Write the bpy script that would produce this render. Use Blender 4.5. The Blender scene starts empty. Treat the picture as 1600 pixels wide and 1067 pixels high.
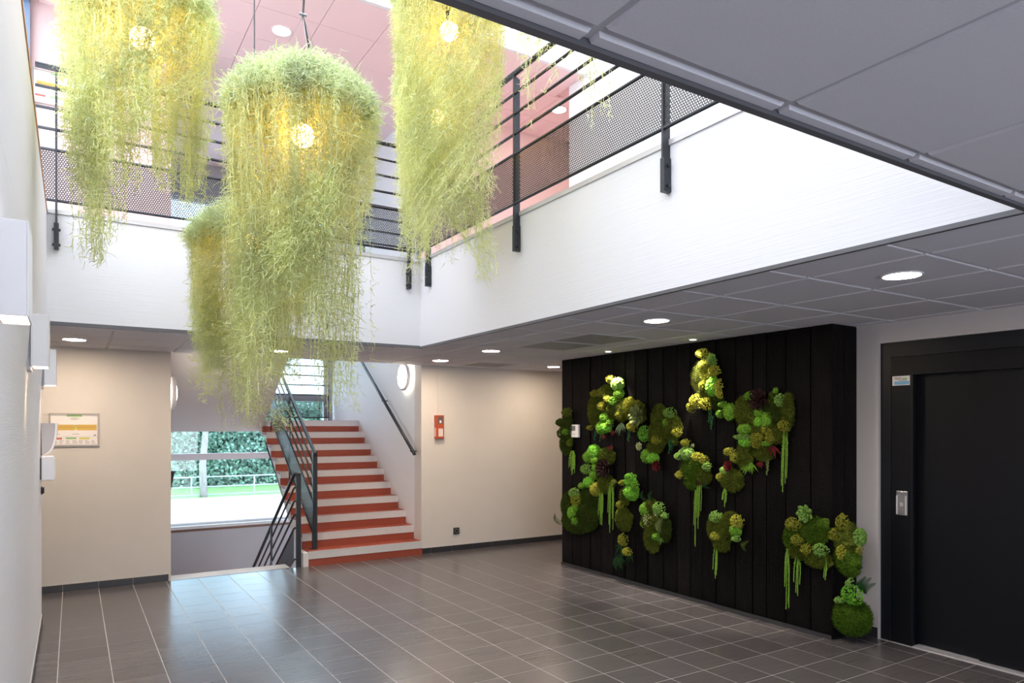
import bpy, bmesh, math, random
import numpy as np
from mathutils import Vector, Matrix
PI = math.pi
SC = bpy.context.scene
COL = SC.collection
random.seed(7)

# ---------------------------------------------------------------- camera, sky, lights, exposure
FPX = 1092.54; YAW = math.radians(32.1246); EYE = 1.615; H = 2.4
cam = bpy.data.cameras.new('camera'); cam.sensor_width = 36; cam.lens = FPX/1600*36
cam.shift_y = 133.5/1600; cam.clip_start = .02; cam.clip_end = 300
co = bpy.data.objects.new('camera', cam); COL.objects.link(co)
co.location = (0, 0, EYE); co.rotation_euler = (PI/2, 0, -YAW); SC.camera = co

w = bpy.data.worlds.new('sky'); SC.world = w; w.use_nodes = True
nt = w.node_tree; nt.nodes.clear()
wo = nt.nodes.new('ShaderNodeOutputWorld'); bg = nt.nodes.new('ShaderNodeBackground')
tc = nt.nodes.new('ShaderNodeTexCoord'); ns = nt.nodes.new('ShaderNodeTexNoise'); rp = nt.nodes.new('ShaderNodeValToRGB')
ns.inputs['Scale'].default_value = 2.2; ns.inputs['Detail'].default_value = 5
rp.color_ramp.elements[0].position = .38; rp.color_ramp.elements[0].color = (.76, .87, 1, 1)
rp.color_ramp.elements[1].position = .56; rp.color_ramp.elements[1].color = (1, .98, .965, 1)
nt.links.new(tc.outputs['Generated'], ns.inputs['Vector']); nt.links.new(ns.outputs[0], rp.inputs[0])
nt.links.new(rp.outputs[0], bg.inputs[0]); bg.inputs[1].default_value = 4.2
nt.links.new(bg.outputs[0], wo.inputs[0])

def portal(name, loc, rot, sx, sy):
    l = bpy.data.lights.new(name, 'AREA'); l.shape = 'RECTANGLE'; l.size = sx; l.size_y = sy
    l.cycles.is_portal = True
    o = bpy.data.objects.new(name, l); COL.objects.link(o); o.location = loc; o.rotation_euler = rot
portal('skylight_portal', (2.35, 3.7, 6.75), (0, 0, 0), 5.3, 5.5)
portal('stair_window_portal', (2.3, 11.78, 1.3), (-PI/2, 0, 0), 2.8, 3)
portal('upper_stair_window_portal', (2.3, 11.78, 4.35), (-PI/2, 0, 0), 2.8, 1.7)
portal('fill_window_portal', (1.9, -2.95, 1.2), (PI/2, 0, 0), 4, 2.2)  # sky fill through the added window behind the camera

SC.view_settings.view_transform = 'Standard'; SC.view_settings.look = 'None'
SC.view_settings.exposure = 0.5; SC.view_settings.gamma = 1; SC.view_settings.use_curve_mapping = False
SC.cycles.max_bounces = 7; SC.cycles.diffuse_bounces = 4; SC.cycles.glossy_bounces = 3
SC.cycles.transparent_max_bounces = 16; SC.cycles.sample_clamp_indirect = 6
SC.cycles.caustics_reflective = False; SC.cycles.caustics_refractive = False

# ---------------------------------------------------------------- materials
MATS = {}
def mat(name, col, rough=.6, metal=0, noise=0, nscale=(8, 8, 8), bump=0, bscale=(30, 30, 30), emit=None, spec=None, rand=0, trans=0, coord='Object'):
    m = bpy.data.materials.new(name); m.use_nodes = True; t = m.node_tree; n = t.nodes; L = t.links
    p = n['Principled BSDF']; p.inputs['Roughness'].default_value = rough; p.inputs['Metallic'].default_value = metal
    if spec is not None: p.inputs['Specular IOR Level'].default_value = spec
    c4 = (*col, 1); p.inputs['Base Color'].default_value = c4
    if noise or bump or rand:
        tcn = n.new('ShaderNodeTexCoord')
    src = None
    if noise:
        mp = n.new('ShaderNodeMapping'); mp.inputs['Scale'].default_value = nscale
        tx = n.new('ShaderNodeTexNoise'); tx.inputs['Scale'].default_value = 1; tx.inputs['Detail'].default_value = 5
        L.new(tcn.outputs[coord], mp.inputs[0]); L.new(mp.outputs[0], tx.inputs['Vector'])
        mr = n.new('ShaderNodeMapRange'); mr.inputs[1].default_value = .3; mr.inputs[2].default_value = .7
        mr.inputs[3].default_value = 1-noise; mr.inputs[4].default_value = 1+noise
        L.new(tx.outputs[0], mr.inputs[0]); src = mr.outputs[0]
    if rand:
        oi = n.new('ShaderNodeObjectInfo'); m2 = n.new('ShaderNodeMapRange')
        m2.inputs[3].default_value = 1-rand; m2.inputs[4].default_value = 1+rand
        L.new(oi.outputs['Random'], m2.inputs[0])
        if src:
            mu = n.new('ShaderNodeMath'); mu.operation = 'MULTIPLY'; L.new(src, mu.inputs[0]); L.new(m2.outputs[0], mu.inputs[1]); src = mu.outputs[0]
        else: src = m2.outputs[0]
    if src:
        vm = n.new('ShaderNodeVectorMath'); vm.operation = 'SCALE'; vm.inputs[0].default_value = col
        L.new(src, vm.inputs['Scale']); L.new(vm.outputs[0], p.inputs['Base Color'])
    if bump:
        mp = n.new('ShaderNodeMapping'); mp.inputs['Scale'].default_value = bscale
        tx = n.new('ShaderNodeTexNoise'); tx.inputs['Scale'].default_value = 1; tx.inputs['Detail'].default_value = 3
        L.new(tcn.outputs[coord], mp.inputs[0]); L.new(mp.outputs[0], tx.inputs['Vector'])
        b = n.new('ShaderNodeBump'); b.inputs['Strength'].default_value = bump; b.inputs['Distance'].default_value = .01
        L.new(tx.outputs[0], b.inputs['Height']); L.new(b.outputs[0], p.inputs['Normal'])
    if emit:
        p.inputs['Emission Color'].default_value = (*emit[0], 1); p.inputs['Emission Strength'].default_value = emit[1]
    if trans:
        tr = n.new('ShaderNodeBsdfTranslucent'); mx = n.new('ShaderNodeMixShader'); mx.inputs[0].default_value = trans
        out = n['Material Output']
        if src: L.new(vm.outputs[0], tr.inputs[0])
        else: tr.inputs[0].default_value = c4
        L.new(p.outputs[0], mx.inputs[1]); L.new(tr.outputs[0], mx.inputs[2]); L.new(mx.outputs[0], out.inputs[0])
    MATS[name] = m; return m

mat('void_white', (.72, .72, .755), .7, bump=.12, bscale=(3, 3, 140))
mat('white_plaster', (.82, .83, .86), .7, bump=.08, bscale=(60, 60, 60))
mat('left_wall_cover', (.74, .73, .76), .6, noise=.02, nscale=(2, 2, 90), bump=.10, bscale=(3, 3, 190))
mat('greige_wall', (.665, .615, .58), .75, noise=.02, nscale=(3, 3, 3), bump=.06, bscale=(50, 50, 50))
mat('grey_wall', (.45, .435, .455), .75, noise=.02, nscale=(3, 3, 3))
mat('lift_wall', (.52, .49, .49), .75)
mat('soffit_grey', (.72, .68, .68), .8)
mat('pink_wall', (.72, .55, .53), .75)
mat('pink_bounce_ceiling', (.90, .70, .71), .7)  # pink is light reflected from the red floor, painted into the panels
mat('pink_bounce_grid', (.78, .58, .61), .6)  # same reflected red painted into the ceiling grid
mat('ceiling_tile', (.66, .645, .70), .85, bump=.15, bscale=(220, 220, 220), noise=.025, nscale=(160, 160, 160))
mat('ceiling_bar', (.50, .49, .53), .6)
mat('edge_trim', (.11, .108, .12), .5)
mat('grout', (.50, .48, .48), .8)
mat('floor_tile', (.102, .093, .098), .25, noise=.10, nscale=(2, 30, 2), rand=.11, bump=.05, bscale=(6, 60, 6), spec=.8)
mat('skirting', (.032, .032, .038), .35, rand=.1)
mat('red_lino', (.30, .058, .030), .55, noise=.12, nscale=(90, 90, 90))
mat('upper_floor', (.36, .20, .18), .5)
mat('nosing_grey', (.60, .58, .59), .6, noise=.04, nscale=(60, 60, 60))
mat('stair_white', (.70, .68, .68), .7)
mat('anthracite', (.028, .032, .04), .35, metal=.3, spec=.5)
mat('steel', (.35, .35, .37), .35, metal=.9)
mat('alu', (.62, .61, .64), .4, metal=.3)
mat('window_frame', (.80, .80, .84), .45)
mat('sill_brown', (.16, .08, .05), .6)
mat('orange_trim', (.62, .30, .13), .5)
mat('blue_frame', (.16, .24, .36), .4)
mat('lift_black', (.0035, .004, .0065), .42, spec=.22)
mat('lift_frame', (.008, .009, .013), .38, spec=.25)
mat('white_plastic', (.84, .83, .86), .45)
mat('pale_grey_plastic', (.48, .48, .53), .5)
mat('black_plastic', (.02, .02, .022), .4)
mat('red_plastic', (.42, .07, .03), .45)
mat('screen_grey', (.16, .17, .18), .3)
mat('print_white', (.84, .78, .76), .35)
mat('print_yellow', (.72, .45, .10), .5); mat('print_lime', (.70, .62, .12), .5)
mat('print_green', (.28, .50, .20), .5); mat('print_red', (.65, .12, .09), .5); mat('print_dark', (.10, .09, .10), .5)
mat('print_blue', (.22, .50, .72), .5)
mat('frame_metal', (.40, .35, .31), .35, metal=.3)
mat('vent_grey', (.36, .355, .36), .55); mat('vent_dark', (.17, .165, .17), .6)
mat('lamp_panel', (1, 1, 1), .5, emit=((1, .82, .62), 165))
mat('upper_lamp_panel', (1, 1, 1), .5, emit=((1, .86, .72), 90))
mat('spot_glow', (1, 1, 1), .5, emit=((1, .88, .72), 16))
mat('bulb_glow', (1, .9, .7), .5, emit=((1, .50, .12), 34))
mat('wall_lamp_glow', (1, 1, 1), .5, emit=((1, .88, .68), 26))
mat('sconce_glow', (1, 1, 1), .5, emit=((1, .74, .50), 5))
mat('black_basket', (.015, .015, .014), .7)
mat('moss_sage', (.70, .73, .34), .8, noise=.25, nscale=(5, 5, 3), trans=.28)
mat('moss_skylit', (.66, .75, .46), .8, noise=.2, nscale=(6, 6, 4), trans=.22)  # paler copy of moss_sage for the tops; skylight put into the colour
mat('outside_paving', (.72, .71, .69), .8, noise=.03, nscale=(1, 1, 1))
mat('outside_grass', (.20, .36, .12), .9, noise=.2, nscale=(3, 3, 3))
mat('hazy_leaf', (.30, .46, .38), .7, noise=.5, nscale=(1.5, 1.5, 1.5), trans=.3)  # bright outdoor haze mixed into the leaf colour
mat('bark', (.30, .27, .25), .9, noise=.2, nscale=(9, 9, 4))
mat('outside_rail', (.42, .50, .60), .5)
mat('outside_wall', (.68, .68, .70), .8)
mat('plain_paint', (.80, .80, .80), .8)
GC = {'dk': (.055, .085, .012), 'ol': (.12, .15, .018), 'gd': (.085, .16, .012), 'yo': (.26, .27, .03), 'ye': (.42, .42, .05), 'gr': (.15, .33, .03),
      'br': (.17, .46, .04), 'lt': (.28, .52, .09), 'lg': (.22, .40, .08), 'gg': (.20, .25, .09), 'pa': (.42, .48, .22), 'da': (.035, .016, .016),
      're': (.13, .016, .018), 'dg': (.018, .06, .018), 'tq': (.05, .20, .07), 'si': (.17, .26, .14)}
for k, c in GC.items(): mat('plant_'+k, tuple(.85*q for q in c), .75, noise=.65, nscale=(95, 95, 95), trans=.12, spec=.1)
mat('tassel_green', (.20, .40, .03), .7, noise=.25, nscale=(80, 80, 80), trans=.2)

def charred():
    m = mat('charred_board', (.0045, .0036, .0040), .65, noise=.5, nscale=(60, 9, 3), rand=.55, spec=.08)
    t = m.node_tree; n = t.nodes; L = t.links
    tcn = n.new('ShaderNodeTexCoord'); mp = n.new('ShaderNodeMapping'); mp.inputs['Scale'].default_value = (20, 22, 60)
    vo = n.new('ShaderNodeTexVoronoi'); vo.feature = 'DISTANCE_TO_EDGE'; vo.inputs['Scale'].default_value = 1
    mp2 = n.new('ShaderNodeMapping'); mp2.inputs['Scale'].default_value = (60, 50, 2)
    no = n.new('ShaderNodeTexNoise'); no.inputs['Scale'].default_value = 1; ad = n.new('ShaderNodeMath')
    b = n.new('ShaderNodeBump'); b.inputs['Strength'].default_value = .5; b.inputs['Distance'].default_value = .012
    L.new(tcn.outputs['Object'], mp.inputs[0]); L.new(mp.outputs[0], vo.inputs['Vector'])
    L.new(tcn.outputs['Object'], mp2.inputs[0]); L.new(mp2.outputs[0], no.inputs['Vector'])
    L.new(vo.outputs['Distance'], ad.inputs[0]); L.new(no.outputs[0], ad.inputs[1])
    L.new(ad.outputs[0], b.inputs['Height']); L.new(b.outputs[0], n['Principled BSDF'].inputs['Normal'])
charred()

def glass_mat(name, tint, gl=.06):
    m = bpy.data.materials.new(name); m.use_nodes = True; t = m.node_tree; n = t.nodes; n.clear()
    o = n.new('ShaderNodeOutputMaterial'); a = n.new('ShaderNodeBsdfTransparent'); g = n.new('ShaderNodeBsdfGlossy'); x = n.new('ShaderNodeMixShader')
    a.inputs[0].default_value = (*tint, 1); g.inputs['Roughness'].default_value = .02; x.inputs[0].default_value = gl
    t.links.new(a.outputs[0], x.inputs[1]); t.links.new(g.outputs[0], x.inputs[2]); t.links.new(x.outputs[0], o.inputs[0]); MATS[name] = m
glass_mat('window_glass', (.80, .93, 1.0)); glass_mat('skylight_glass', (.97, .98, 1.0), .04)

def perforated():
    m = bpy.data.materials.new('perforated_sheet'); m.use_nodes = True; t = m.node_tree; n = t.nodes; L = t.links
    p = n['Principled BSDF']; p.inputs['Base Color'].default_value = (.03, .033, .042, 1); p.inputs['Roughness'].default_value = .4
    uv = n.new('ShaderNodeUVMap')
    def vm(op, a, b=None):
        v = n.new('ShaderNodeVectorMath'); v.operation = op
        L.new(a, v.inputs[0])
        if b is not None:
            if isinstance(b, tuple): v.inputs[1].default_value = b
            else: L.new(b, v.inputs[1])
        return v
    pitch = .0175; s3 = math.sqrt(3)
    s = vm('MULTIPLY', uv.outputs[0], (1/pitch, 1/(pitch*s3), 0))
    ds = []
    for off in ((0, 0, 0), (.5, .5, 0)):
        a = vm('ADD', s.outputs[0], off); f = vm('FRACTION', a.outputs[0]); c = vm('SUBTRACT', f.outputs[0], (.5, .5, 0))
        c = vm('MULTIPLY', c.outputs[0], (1, s3, 0)); l = vm('LENGTH', c.outputs[0]); ds.append(l.outputs['Value'])
    mn = n.new('ShaderNodeMath'); mn.operation = 'MINIMUM'; L.new(ds[0], mn.inputs[0]); L.new(ds[1], mn.inputs[1])
    g = n.new('ShaderNodeMath'); g.operation = 'GREATER_THAN'; g.inputs[1].default_value = .33; L.new(mn.outputs[0], g.inputs[0])
    L.new(g.outputs[0], p.inputs['Alpha']); MATS['perforated_sheet'] = m
perforated()

# ---------------------------------------------------------------- mesh helpers
class MB:
    def __init__(s): s.v = []; s.f = []
    def add(s, vs, fs):
        b = len(s.v); s.v += [tuple(q) for q in vs]; s.f += [tuple(b+i for i in f) for f in fs]; return s
    def box(s, x0, y0, z0, x1, y1, z1):
        x0, x1 = sorted((x0, x1)); y0, y1 = sorted((y0, y1)); z0, z1 = sorted((z0, z1))
        return s.add([(x0,y0,z0),(x1,y0,z0),(x1,y1,z0),(x0,y1,z0),(x0,y0,z1),(x1,y0,z1),(x1,y1,z1),(x0,y1,z1)],
                     [(0,3,2,1),(4,5,6,7),(0,1,5,4),(1,2,6,5),(2,3,7,6),(3,0,4,7)])
    def prism(s, pts, axis, a, b):      # pts polygon in the two other axes
        n = len(pts)
        def mk(p, t): return (t, p[0], p[1]) if axis == 'x' else (p[0], t, p[1]) if axis == 'y' else (p[0], p[1], t)
        vs = [mk(p, a) for p in pts]+[mk(p, b) for p in pts]
        return s.add(vs, [tuple(range(n))[::-1], tuple(range(n, 2*n))]+[(i, (i+1)%n, n+(i+1)%n, n+i) for i in range(n)])
    def tube(s, pts, r, n=8, r1=None):
        pts = [Vector(p) for p in pts]; rings = []; up = None
        for i, p in enumerate(pts):
            d = (pts[min(i+1, len(pts)-1)]-pts[max(i-1, 0)]).normalized()
            if up is None: up = Vector((0,0,1)) if abs(d.z) < .9 else Vector((1,0,0))
            a = d.cross(up).normalized(); b = d.cross(a).normalized(); up = -b if b.dot(up) < 0 else b
            rr = r if r1 is None else r+(r1-r)*i/(len(pts)-1)
            rings.append([p+(a*math.cos(2*PI*k/n)+b*math.sin(2*PI*k/n))*rr for k in range(n)])
        vs = [q for R_ in rings for q in R_]; fs = []
        for i in range(len(pts)-1):
            for k in range(n): fs.append((i*n+k, i*n+(k+1)%n, (i+1)*n+(k+1)%n, (i+1)*n+k))
        fs += [tuple(range(n))[::-1], tuple(range((len(pts)-1)*n, len(pts)*n))]
        return s.add(vs, fs)
    def cyl(s, c, r, h, axis='z', n=24, r2=None):
        c = Vector(c); d = {'x': Vector((h,0,0)), 'y': Vector((0,h,0)), 'z': Vector((0,0,h))}[axis]
        return s.tube([c, c+d], r, n, r2)
    def ring(s, c, r0, r1, h, n=28):     # flat ring, z axis
        cx, cy, cz = c; vs = []
        for k in range(n):
            a = 2*PI*k/n; ca, sa = math.cos(a), math.sin(a)
            vs += [(cx+r0*ca, cy+r0*sa, cz), (cx+r1*ca, cy+r1*sa, cz), (cx+r1*ca, cy+r1*sa, cz+h), (cx+r0*ca, cy+r0*sa, cz+h)]
        fs = []
        for k in range(n):
            a, b = 4*k, 4*((k+1)%n)
            for j in range(4): fs.append((a+j, a+(j+1)%4, b+(j+1)%4, b+j))
        return s.add(vs, fs)
    def mesh(s, name):
        me = bpy.data.meshes.new(name); me.from_pydata(s.v, [], s.f); me.update(); return me
    def build(s, name, m, parent=None, kind=None, smooth=False, bevel=0, rec=True):
        me = s.mesh(name); me.materials.append(MATS[m])
        if rec:
            b = bmesh.new(); b.from_mesh(me); bmesh.ops.recalc_face_normals(b, faces=b.faces); b.to_mesh(me); b.free()
        if smooth: me.polygons.foreach_set('use_smooth', [True]*len(me.polygons))
        o = bpy.data.objects.new(name, me); COL.objects.link(o)
        if parent: o.parent = parent
        if kind: o['kind'] = kind
        if bevel:
            md = o.modifiers.new('b', 'BEVEL'); md.width = bevel; md.segments = 2; md.limit_method = 'ANGLE'
        return o
def local(o, loc):   # put a world-built mesh's origin at loc
    o.data.transform(Matrix.Translation(-Vector(loc))); o.location = loc
def thing(name, label, cat, loc=(0,0,0), group=None):
    o = bpy.data.objects.new(name, None); COL.objects.link(o); o.location = loc
    o.empty_display_size = .05
    o['label'] = label; o['category'] = cat
    if group: o['group'] = group
    return o
def tag(o, label, cat, group=None):
    o['label'] = label; o['category'] = cat
    if group: o['group'] = group
    return o
class At:     # parts given in world space under a thing whose origin lies elsewhere
    def __init__(s, root): s.r = root
    def __call__(s, mb, name, m, **k):
        p = k.pop('parent', None)
        o = mb.build(name, m, None, **k); o.parent = p or s.r
        o.matrix_parent_inverse = Matrix.Identity(4)
        off = s.r.location if p is None else Vector((0,0,0))
        o.data.transform(Matrix.Translation(-s.r.location))
        return o
def box(*a): return MB().box(*a)
def struct(name, mb, m, parent=None, **k):
    return mb.build(name, m, parent, kind=None if parent else 'structure', **k)
def copy_tree(o, parent=None):
    c = o.copy(); COL.objects.link(c)
    if parent: c.parent = parent
    for ch in list(o.children): copy_tree(ch, c)
    return c

# ---------------------------------------------------------------- room shell
XV, YV0, YV1 = 2.92, 1.15, 6.37      # right, near and far edge of the opening in the ceiling
XL, XR, YB = -.22, 5.2, 8.13
UZ = 3.27                            # upper floor level
UC = 5.7                             # upper ceiling
# floor : tiles of 30 cm with recessed joints
floor = struct('floor', MB().box(-2.2, -3, -.2, 8, YB, -.0009), 'grout')
PT = .303; tiles = []
def seen(x, y):
    s, c = math.sin(YAW), math.cos(YAW); d = x*s+y*c
    if d < .5: return None
    u = 800+FPX*(x*c-y*s)/d; v = 667+FPX*EYE/d
    return (u, v, d) if -60 < u < 1660 and v < 1110 else None
full = MB().box(.0026, .0026, -.02, PT-.0026, PT-.0026, 0).mesh('tile'); full.materials.append(MATS['floor_tile'])
for i in range(-8, 28):
    for j in range(-31, 8):
        x0 = -.085+i*PT; y0 = 6.286+j*PT; x1 = x0+PT; y1 = y0+PT
        a0, a1 = max(x0, XL), min(x1, XR); b0, b1 = max(y0, -3), min(y1, YB)
        if y0 > 6.85: a0 = max(x0, -2.2); a1 = min(x1, 8)
        if a1-a0 < .02 or b1-b0 < .02: continue
        if a0 > 4.9 and 3.2 < y0 < 6.6: continue
        sn = seen((a0+a1)/2, (b0+b1)/2)
        tiles.append((sn[2] if sn else 99, a0, a1, b0, b1, x0, y0))
tiles.sort(); rest = MB()
for k, (d, a0, a1, b0, b1, x0, y0) in enumerate(tiles):
    if k < 300 and d < 90:
        if a1-a0 > PT-.001 and b1-b0 > PT-.001:
            o = bpy.data.objects.new('tile', full); COL.objects.link(o); o.parent = floor; o.location = (a0, b0, 0)
        else: MB().box(a0+.0026, b0+.0026, -.02, a1-.0026, b1-.0026, 0).build('tile', 'floor_tile', floor, rec=False)
    else: rest.box(a0+.0018, b0+.0018, -.02, a1-.0018, b1-.0018, 0)
rest.build('floor_tiles', 'floor_tile', floor, kind='stuff', rec=False)

def skirting(name, axis, fixed, side, a, b, z=0, h=.072, first=None, base='grout'):
    """row of 30 cm skirting tiles along an axis; fixed = wall coordinate, side = +1/-1 towards the room"""
    t = .01
    root = struct(name, (box(a, fixed, z, b, fixed+side*.006, z+h+.002) if axis == 'x' else box(fixed, a, z, fixed+side*.006, b, z+h+.002)), base)
    edges = [a]; p = first if first is not None else a+PT
    while p < b-.03: edges.append(p); p += PT
    edges.append(b)
    for e0, e1 in zip(edges, edges[1:]):
        m = box(e0+.0015, fixed, z+.002, e1-.0015, fixed+side*t, z+h) if axis == 'x' else box(fixed, e0+.0015, z+.002, fixed+side*t, e1-.0015, z+h)
        m.build('skirting_tile', 'skirting', root, rec=False)

WLP = [(-.42, 0), (XL, 0), (XL, 1.5), (-.215, 1.8), (-.188, 2.2), (-.174, 2.45), (-.170, 2.7), (-.168, UZ-.03), (-.42, UZ-.03)]
wl = struct('wall_left', MB().prism(WLP, 'y', -3, 7.0), 'left_wall_cover')
MB().box(-.42, -3, UZ-.03, -.163, YV1-.0, UZ-.008).build('top_board', 'orange_trim', wl)
MB().box(-.42, -3, UZ-.008, -.17, YV1-.0, UZ).build('top_cap', 'alu', wl)
skirting('baseboard_left', 'y', XL, 1, -3, 6.95, first=-2.8)
struct('wall_back_left', box(-2.2, YB, 0, .872, YB+.2, 5.72), 'greige_wall')
skirting('baseboard_back_left', 'x', YB, -1, -2.2, .85, first=-2.2+.297)
struct('wall_back_right', box(3.745, YB, 0, 8, YB+.2, UZ), 'greige_wall')
skirting('baseboard_back_right', 'x', YB, -1, 3.745, 6.5, first=3.88)
struct('wall_back_upper', box(3.745, YB, UZ, 6.2, YB+.2, 5.72), 'pink_wall')
# thin painted skin of the upper left back wall
struct('wall_back_upper_left', box(-.42, YB-.012, UZ, .872, YB, 5.72), 'pink_wall')
struct('wall_passage_left', box(-2.3, 6.9, 0, -2.2, YB, H+.3), 'plain_paint')
struct('wall_passage_near', box(-2.2, 6.88, 0, -.42, 7.0, H+.3), 'plain_paint')
struct('wall_behind_camera', MB().box(-.42, -3.2, 0, .0, -3, H+.1).box(3.8, -3.2, 0, 5.4, -3, H+.1).box(0, -3.2, 2.25, 3.8, -3, H+.1), 'plain_paint')
m = MB()
for x in (0, 1.24, 2.5, 3.74): m.box(x, -3.14, 0, x+.06, -3.06, 2.25)
m.box(0, -3.14, 2.19, 3.8, -3.06, 2.25).box(0, -3.14, 0, 3.8, -3.06, .08)
wf = struct('window_fill_unseen', m, 'window_frame')  # unseen glazing, added behind the camera to let in fill light
for x in (.06, 1.3, 2.56):
    MB().box(x, -3.105, .08, x+1.18, -3.095, 2.19).build('pane', 'skylight_glass', wf)

# lift wall with niche
struct('wall_right', MB().box(XR, 3.03, 0, XR+.3, 3.205, H+.1), 'lift_wall')
struct('wall_right_top', MB().box(XR, -3, 2.25, XR+.3, 3.03, H+.1), 'lift_wall')
struct('wall_right_near', MB().box(XR, -3, 0, XR+.3, 1.35, 2.25), 'lift_wall')
skirting('baseboard_right', 'y', XR, -1, 3.03, 3.19, h=.085)
struct('wall_corridor_near', box(5.2, 6.45, 0, 8, 6.66, H+.1), 'greige_wall')
struct('wall_corridor_end', box(8, 6.45, 0, 8.1, YB+.2, H+.1), 'greige_wall')

# upper floor slab around the opening (its white inner faces are the fascias)
struct('wall_void_right', MB().box(XV, YV0, H+.005, XV+.25, YV1+.25, UZ-.03), 'void_white')
struct('wall_void_back', MB().box(-.42, YV1, H+.005, XV, YV1+.25, UZ-.03), 'void_white')
struct('wall_void_near', MB().box(-.22, YV0-.25, H+.06, XV+.25, YV0, UZ-.03), 'void_white')
struct('floor_upper', MB().box(XV, -3, UZ-.03, 5.3, YB, UZ-.005).box(-.42, YV1, UZ-.03, XV, YB, UZ-.005).box(-.22, -3, UZ-.03, XV, YV0, UZ-.005), 'upper_floor')
struct('trim_1', MB().box(XV-.012, YV0, UZ-.03, XV+.05, YV1, UZ+.002).box(XL, YV1-.012, UZ-.03, XV, YV1+.05, UZ+.002), 'alu')
struct('trim_2', MB().box(XV-.003, YV0, H-.008, XV+.022, YV1+.02, H+.012).box(XL, YV1-.003, H-.008, XV, YV1+.022, H+.02)
       .box(XL, YV0-.02, H-.010, XV+.02, YV0+.002, H+.065), 'edge_trim')

# ceiling : 60 cm tegular panels hanging below recessed bars
ceil = struct('ceiling', MB().box(-2.2, -3, H+.045, XL, YB, H+.06).box(XL, -3, H+.045, XV, YV0-.004, H+.06).box(XV+.02, -3, H+.045, XR+.3, YB, H+.06)
              .box(XL, YV1+.02, H+.045, XV+.02, YB, H+.06).box(XR+.3, 6.45, H+.045, 8, YB, H+.06), 'ceiling_bar')
GX, GY = [.884+.6*k for k in range(-6, 13)], [1.085+.6*k for k in range(-7, 13)]
allow = [(XL, -3, XV+.0, YV0-.022), (XV+.022, -3, XR, YV1+.0), (XV+.0, -3, XV+.022, YV0-.022), (XL, YV1+.022, XR, YB), (XV+.022, YV1, XR, YV1+.022), (-2.2, 7.0, XL, YB), (XR, 6.66, 8, YB)]
def panel(x0, y0, x1, y1, z, cl, m, parent, open_):
    """tile with a stepped edge: thin rim at the bar, face lower; open_ = which sides meet a bar"""
    c, r = .010, .005
    a0 = x0+(c if open_[0] else 0); b0 = y0+(c if open_[1] else 0); a1 = x1-(c if open_[2] else 0); b1 = y1-(c if open_[3] else 0)
    if a1-a0 < .01 or b1-b0 < .01: return
    A = [(a0, b0), (a1, b0), (a1, b1), (a0, b1)]
    q = [(a0+(r if open_[0] else 0), b0+(r if open_[1] else 0)), (a1-(r if open_[2] else 0), b0+(r if open_[1] else 0)),
         (a1-(r if open_[2] else 0), b1-(r if open_[3] else 0)), (a0+(r if open_[0] else 0), b1-(r if open_[3] else 0))]
    if q[1][0]-q[0][0] < .005 or q[2][1]-q[1][1] < .005: q = A
    vs = [(p[0], p[1], z+.008) for p in A]+[(p[0], p[1], z) for p in q]+[(p[0], p[1], z+.03) for p in A]
    fs = [(4,5,6,7), (0,1,5,4), (1,2,6,5), (2,3,7,6), (3,0,4,7), (8,9,1,0), (9,10,2,1), (10,11,3,2), (11,8,0,3), (11,10,9,8)]
    MB().add(vs, fs).build('ceiling_tile', m, parent)
skip = [(3.64, 4.60, 4.30, 5.80), (4.14, 7.35, 4.74, 7.90)]
for gx in GX:
    for gy in GY:
        for (ax, ay, bx, by) in allow:
            x0, y0, x1, y1 = max(gx, ax), max(gy, ay), min(gx+.6, bx), min(gy+.6, by)
            if x1-x0 < .012 or y1-y0 < .012: continue
            if 4.9 < x0 and 3.2 < y0 and y1 < 6.66: continue
            if x1 > 4.9 and y0 > 3.2 and y1 < 6.66: x1 = min(x1, 5.0)
            panel(x0, y0, x1, y1, H, None, 'ceiling_tile', ceil, (abs(x0-gx) < 1e-4, abs(y0-gy) < 1e-4, abs(x1-gx-.6) < 1e-4, abs(y1-gy-.6) < 1e-4))
g = MB()
for gx in GX[1:]:
    for (ax, ay, bx, by) in allow:
        if ax+.02 < gx < bx: g.box(gx-.012, ay, H+.009, gx+.012, by, H+.012)
for gy in GY:
    for (ax, ay, bx, by) in allow:
        if ay < gy < by and bx-ax > .1: g.box(ax, gy-.012, H+.0095, bx, gy+.012, H+.0125)
g.build('grid_bar', 'ceiling_bar', ceil)

# ---------------------------------------------------------------- upper storey
up = struct('ceiling_upper', MB().box(-.42, YV1+.09, UC+.03, 6.2, YB+3.6, UC+.06), 'pink_bounce_grid')
ux = [.92+.6*k for k in range(-3, 10)]; uy = [6.46, 7.05, 7.65, 8.25, 8.85, 9.45, 10.05, 10.65, 11.25, 11.8]
for x in ux:
    for y0, y1 in zip(uy, uy[1:]):
        x0, x1 = max(x, -.42), min(x+.6, 5.05 if y0 < 6.7 else 6.0)
        if y0 >= YB: x0, x1 = max(x0, .87), min(x1, 3.745)
        if x1-x0 < .03: continue
        MB().box(x0+.003, y0+.003, UC, x1-.003, y1-.003, UC+.03).build('ceiling_tile', 'pink_bounce_ceiling', up, rec=False)
struct('wall_skylight_shaft', MB().box(-.42, YV1+.04, UC-.002, 5.05, YV1+.088, 6.75).box(-.47, 1, UC, -.42, YV1+.09, 6.75).box(-.42, 1, UC, 5.1, 1.05, 6.75), 'white_plaster')
struct('wall_upper_right', MB().box(5.05, 1, UZ, 5.15, 6.75, 6.75), 'white_plaster')
struct('wall_upper_near', MB().box(-.42, .9, UZ, 5.1, 1, UC), 'white_plaster')
struct('wall_upper_side', MB().box(6.1, 6.6, UZ, 6.2, YB+.2, UC+.02).box(5.15, 6.65, UZ, 6.1, 6.75, UC+.02), 'pink_wall')
sk = MB()
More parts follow.
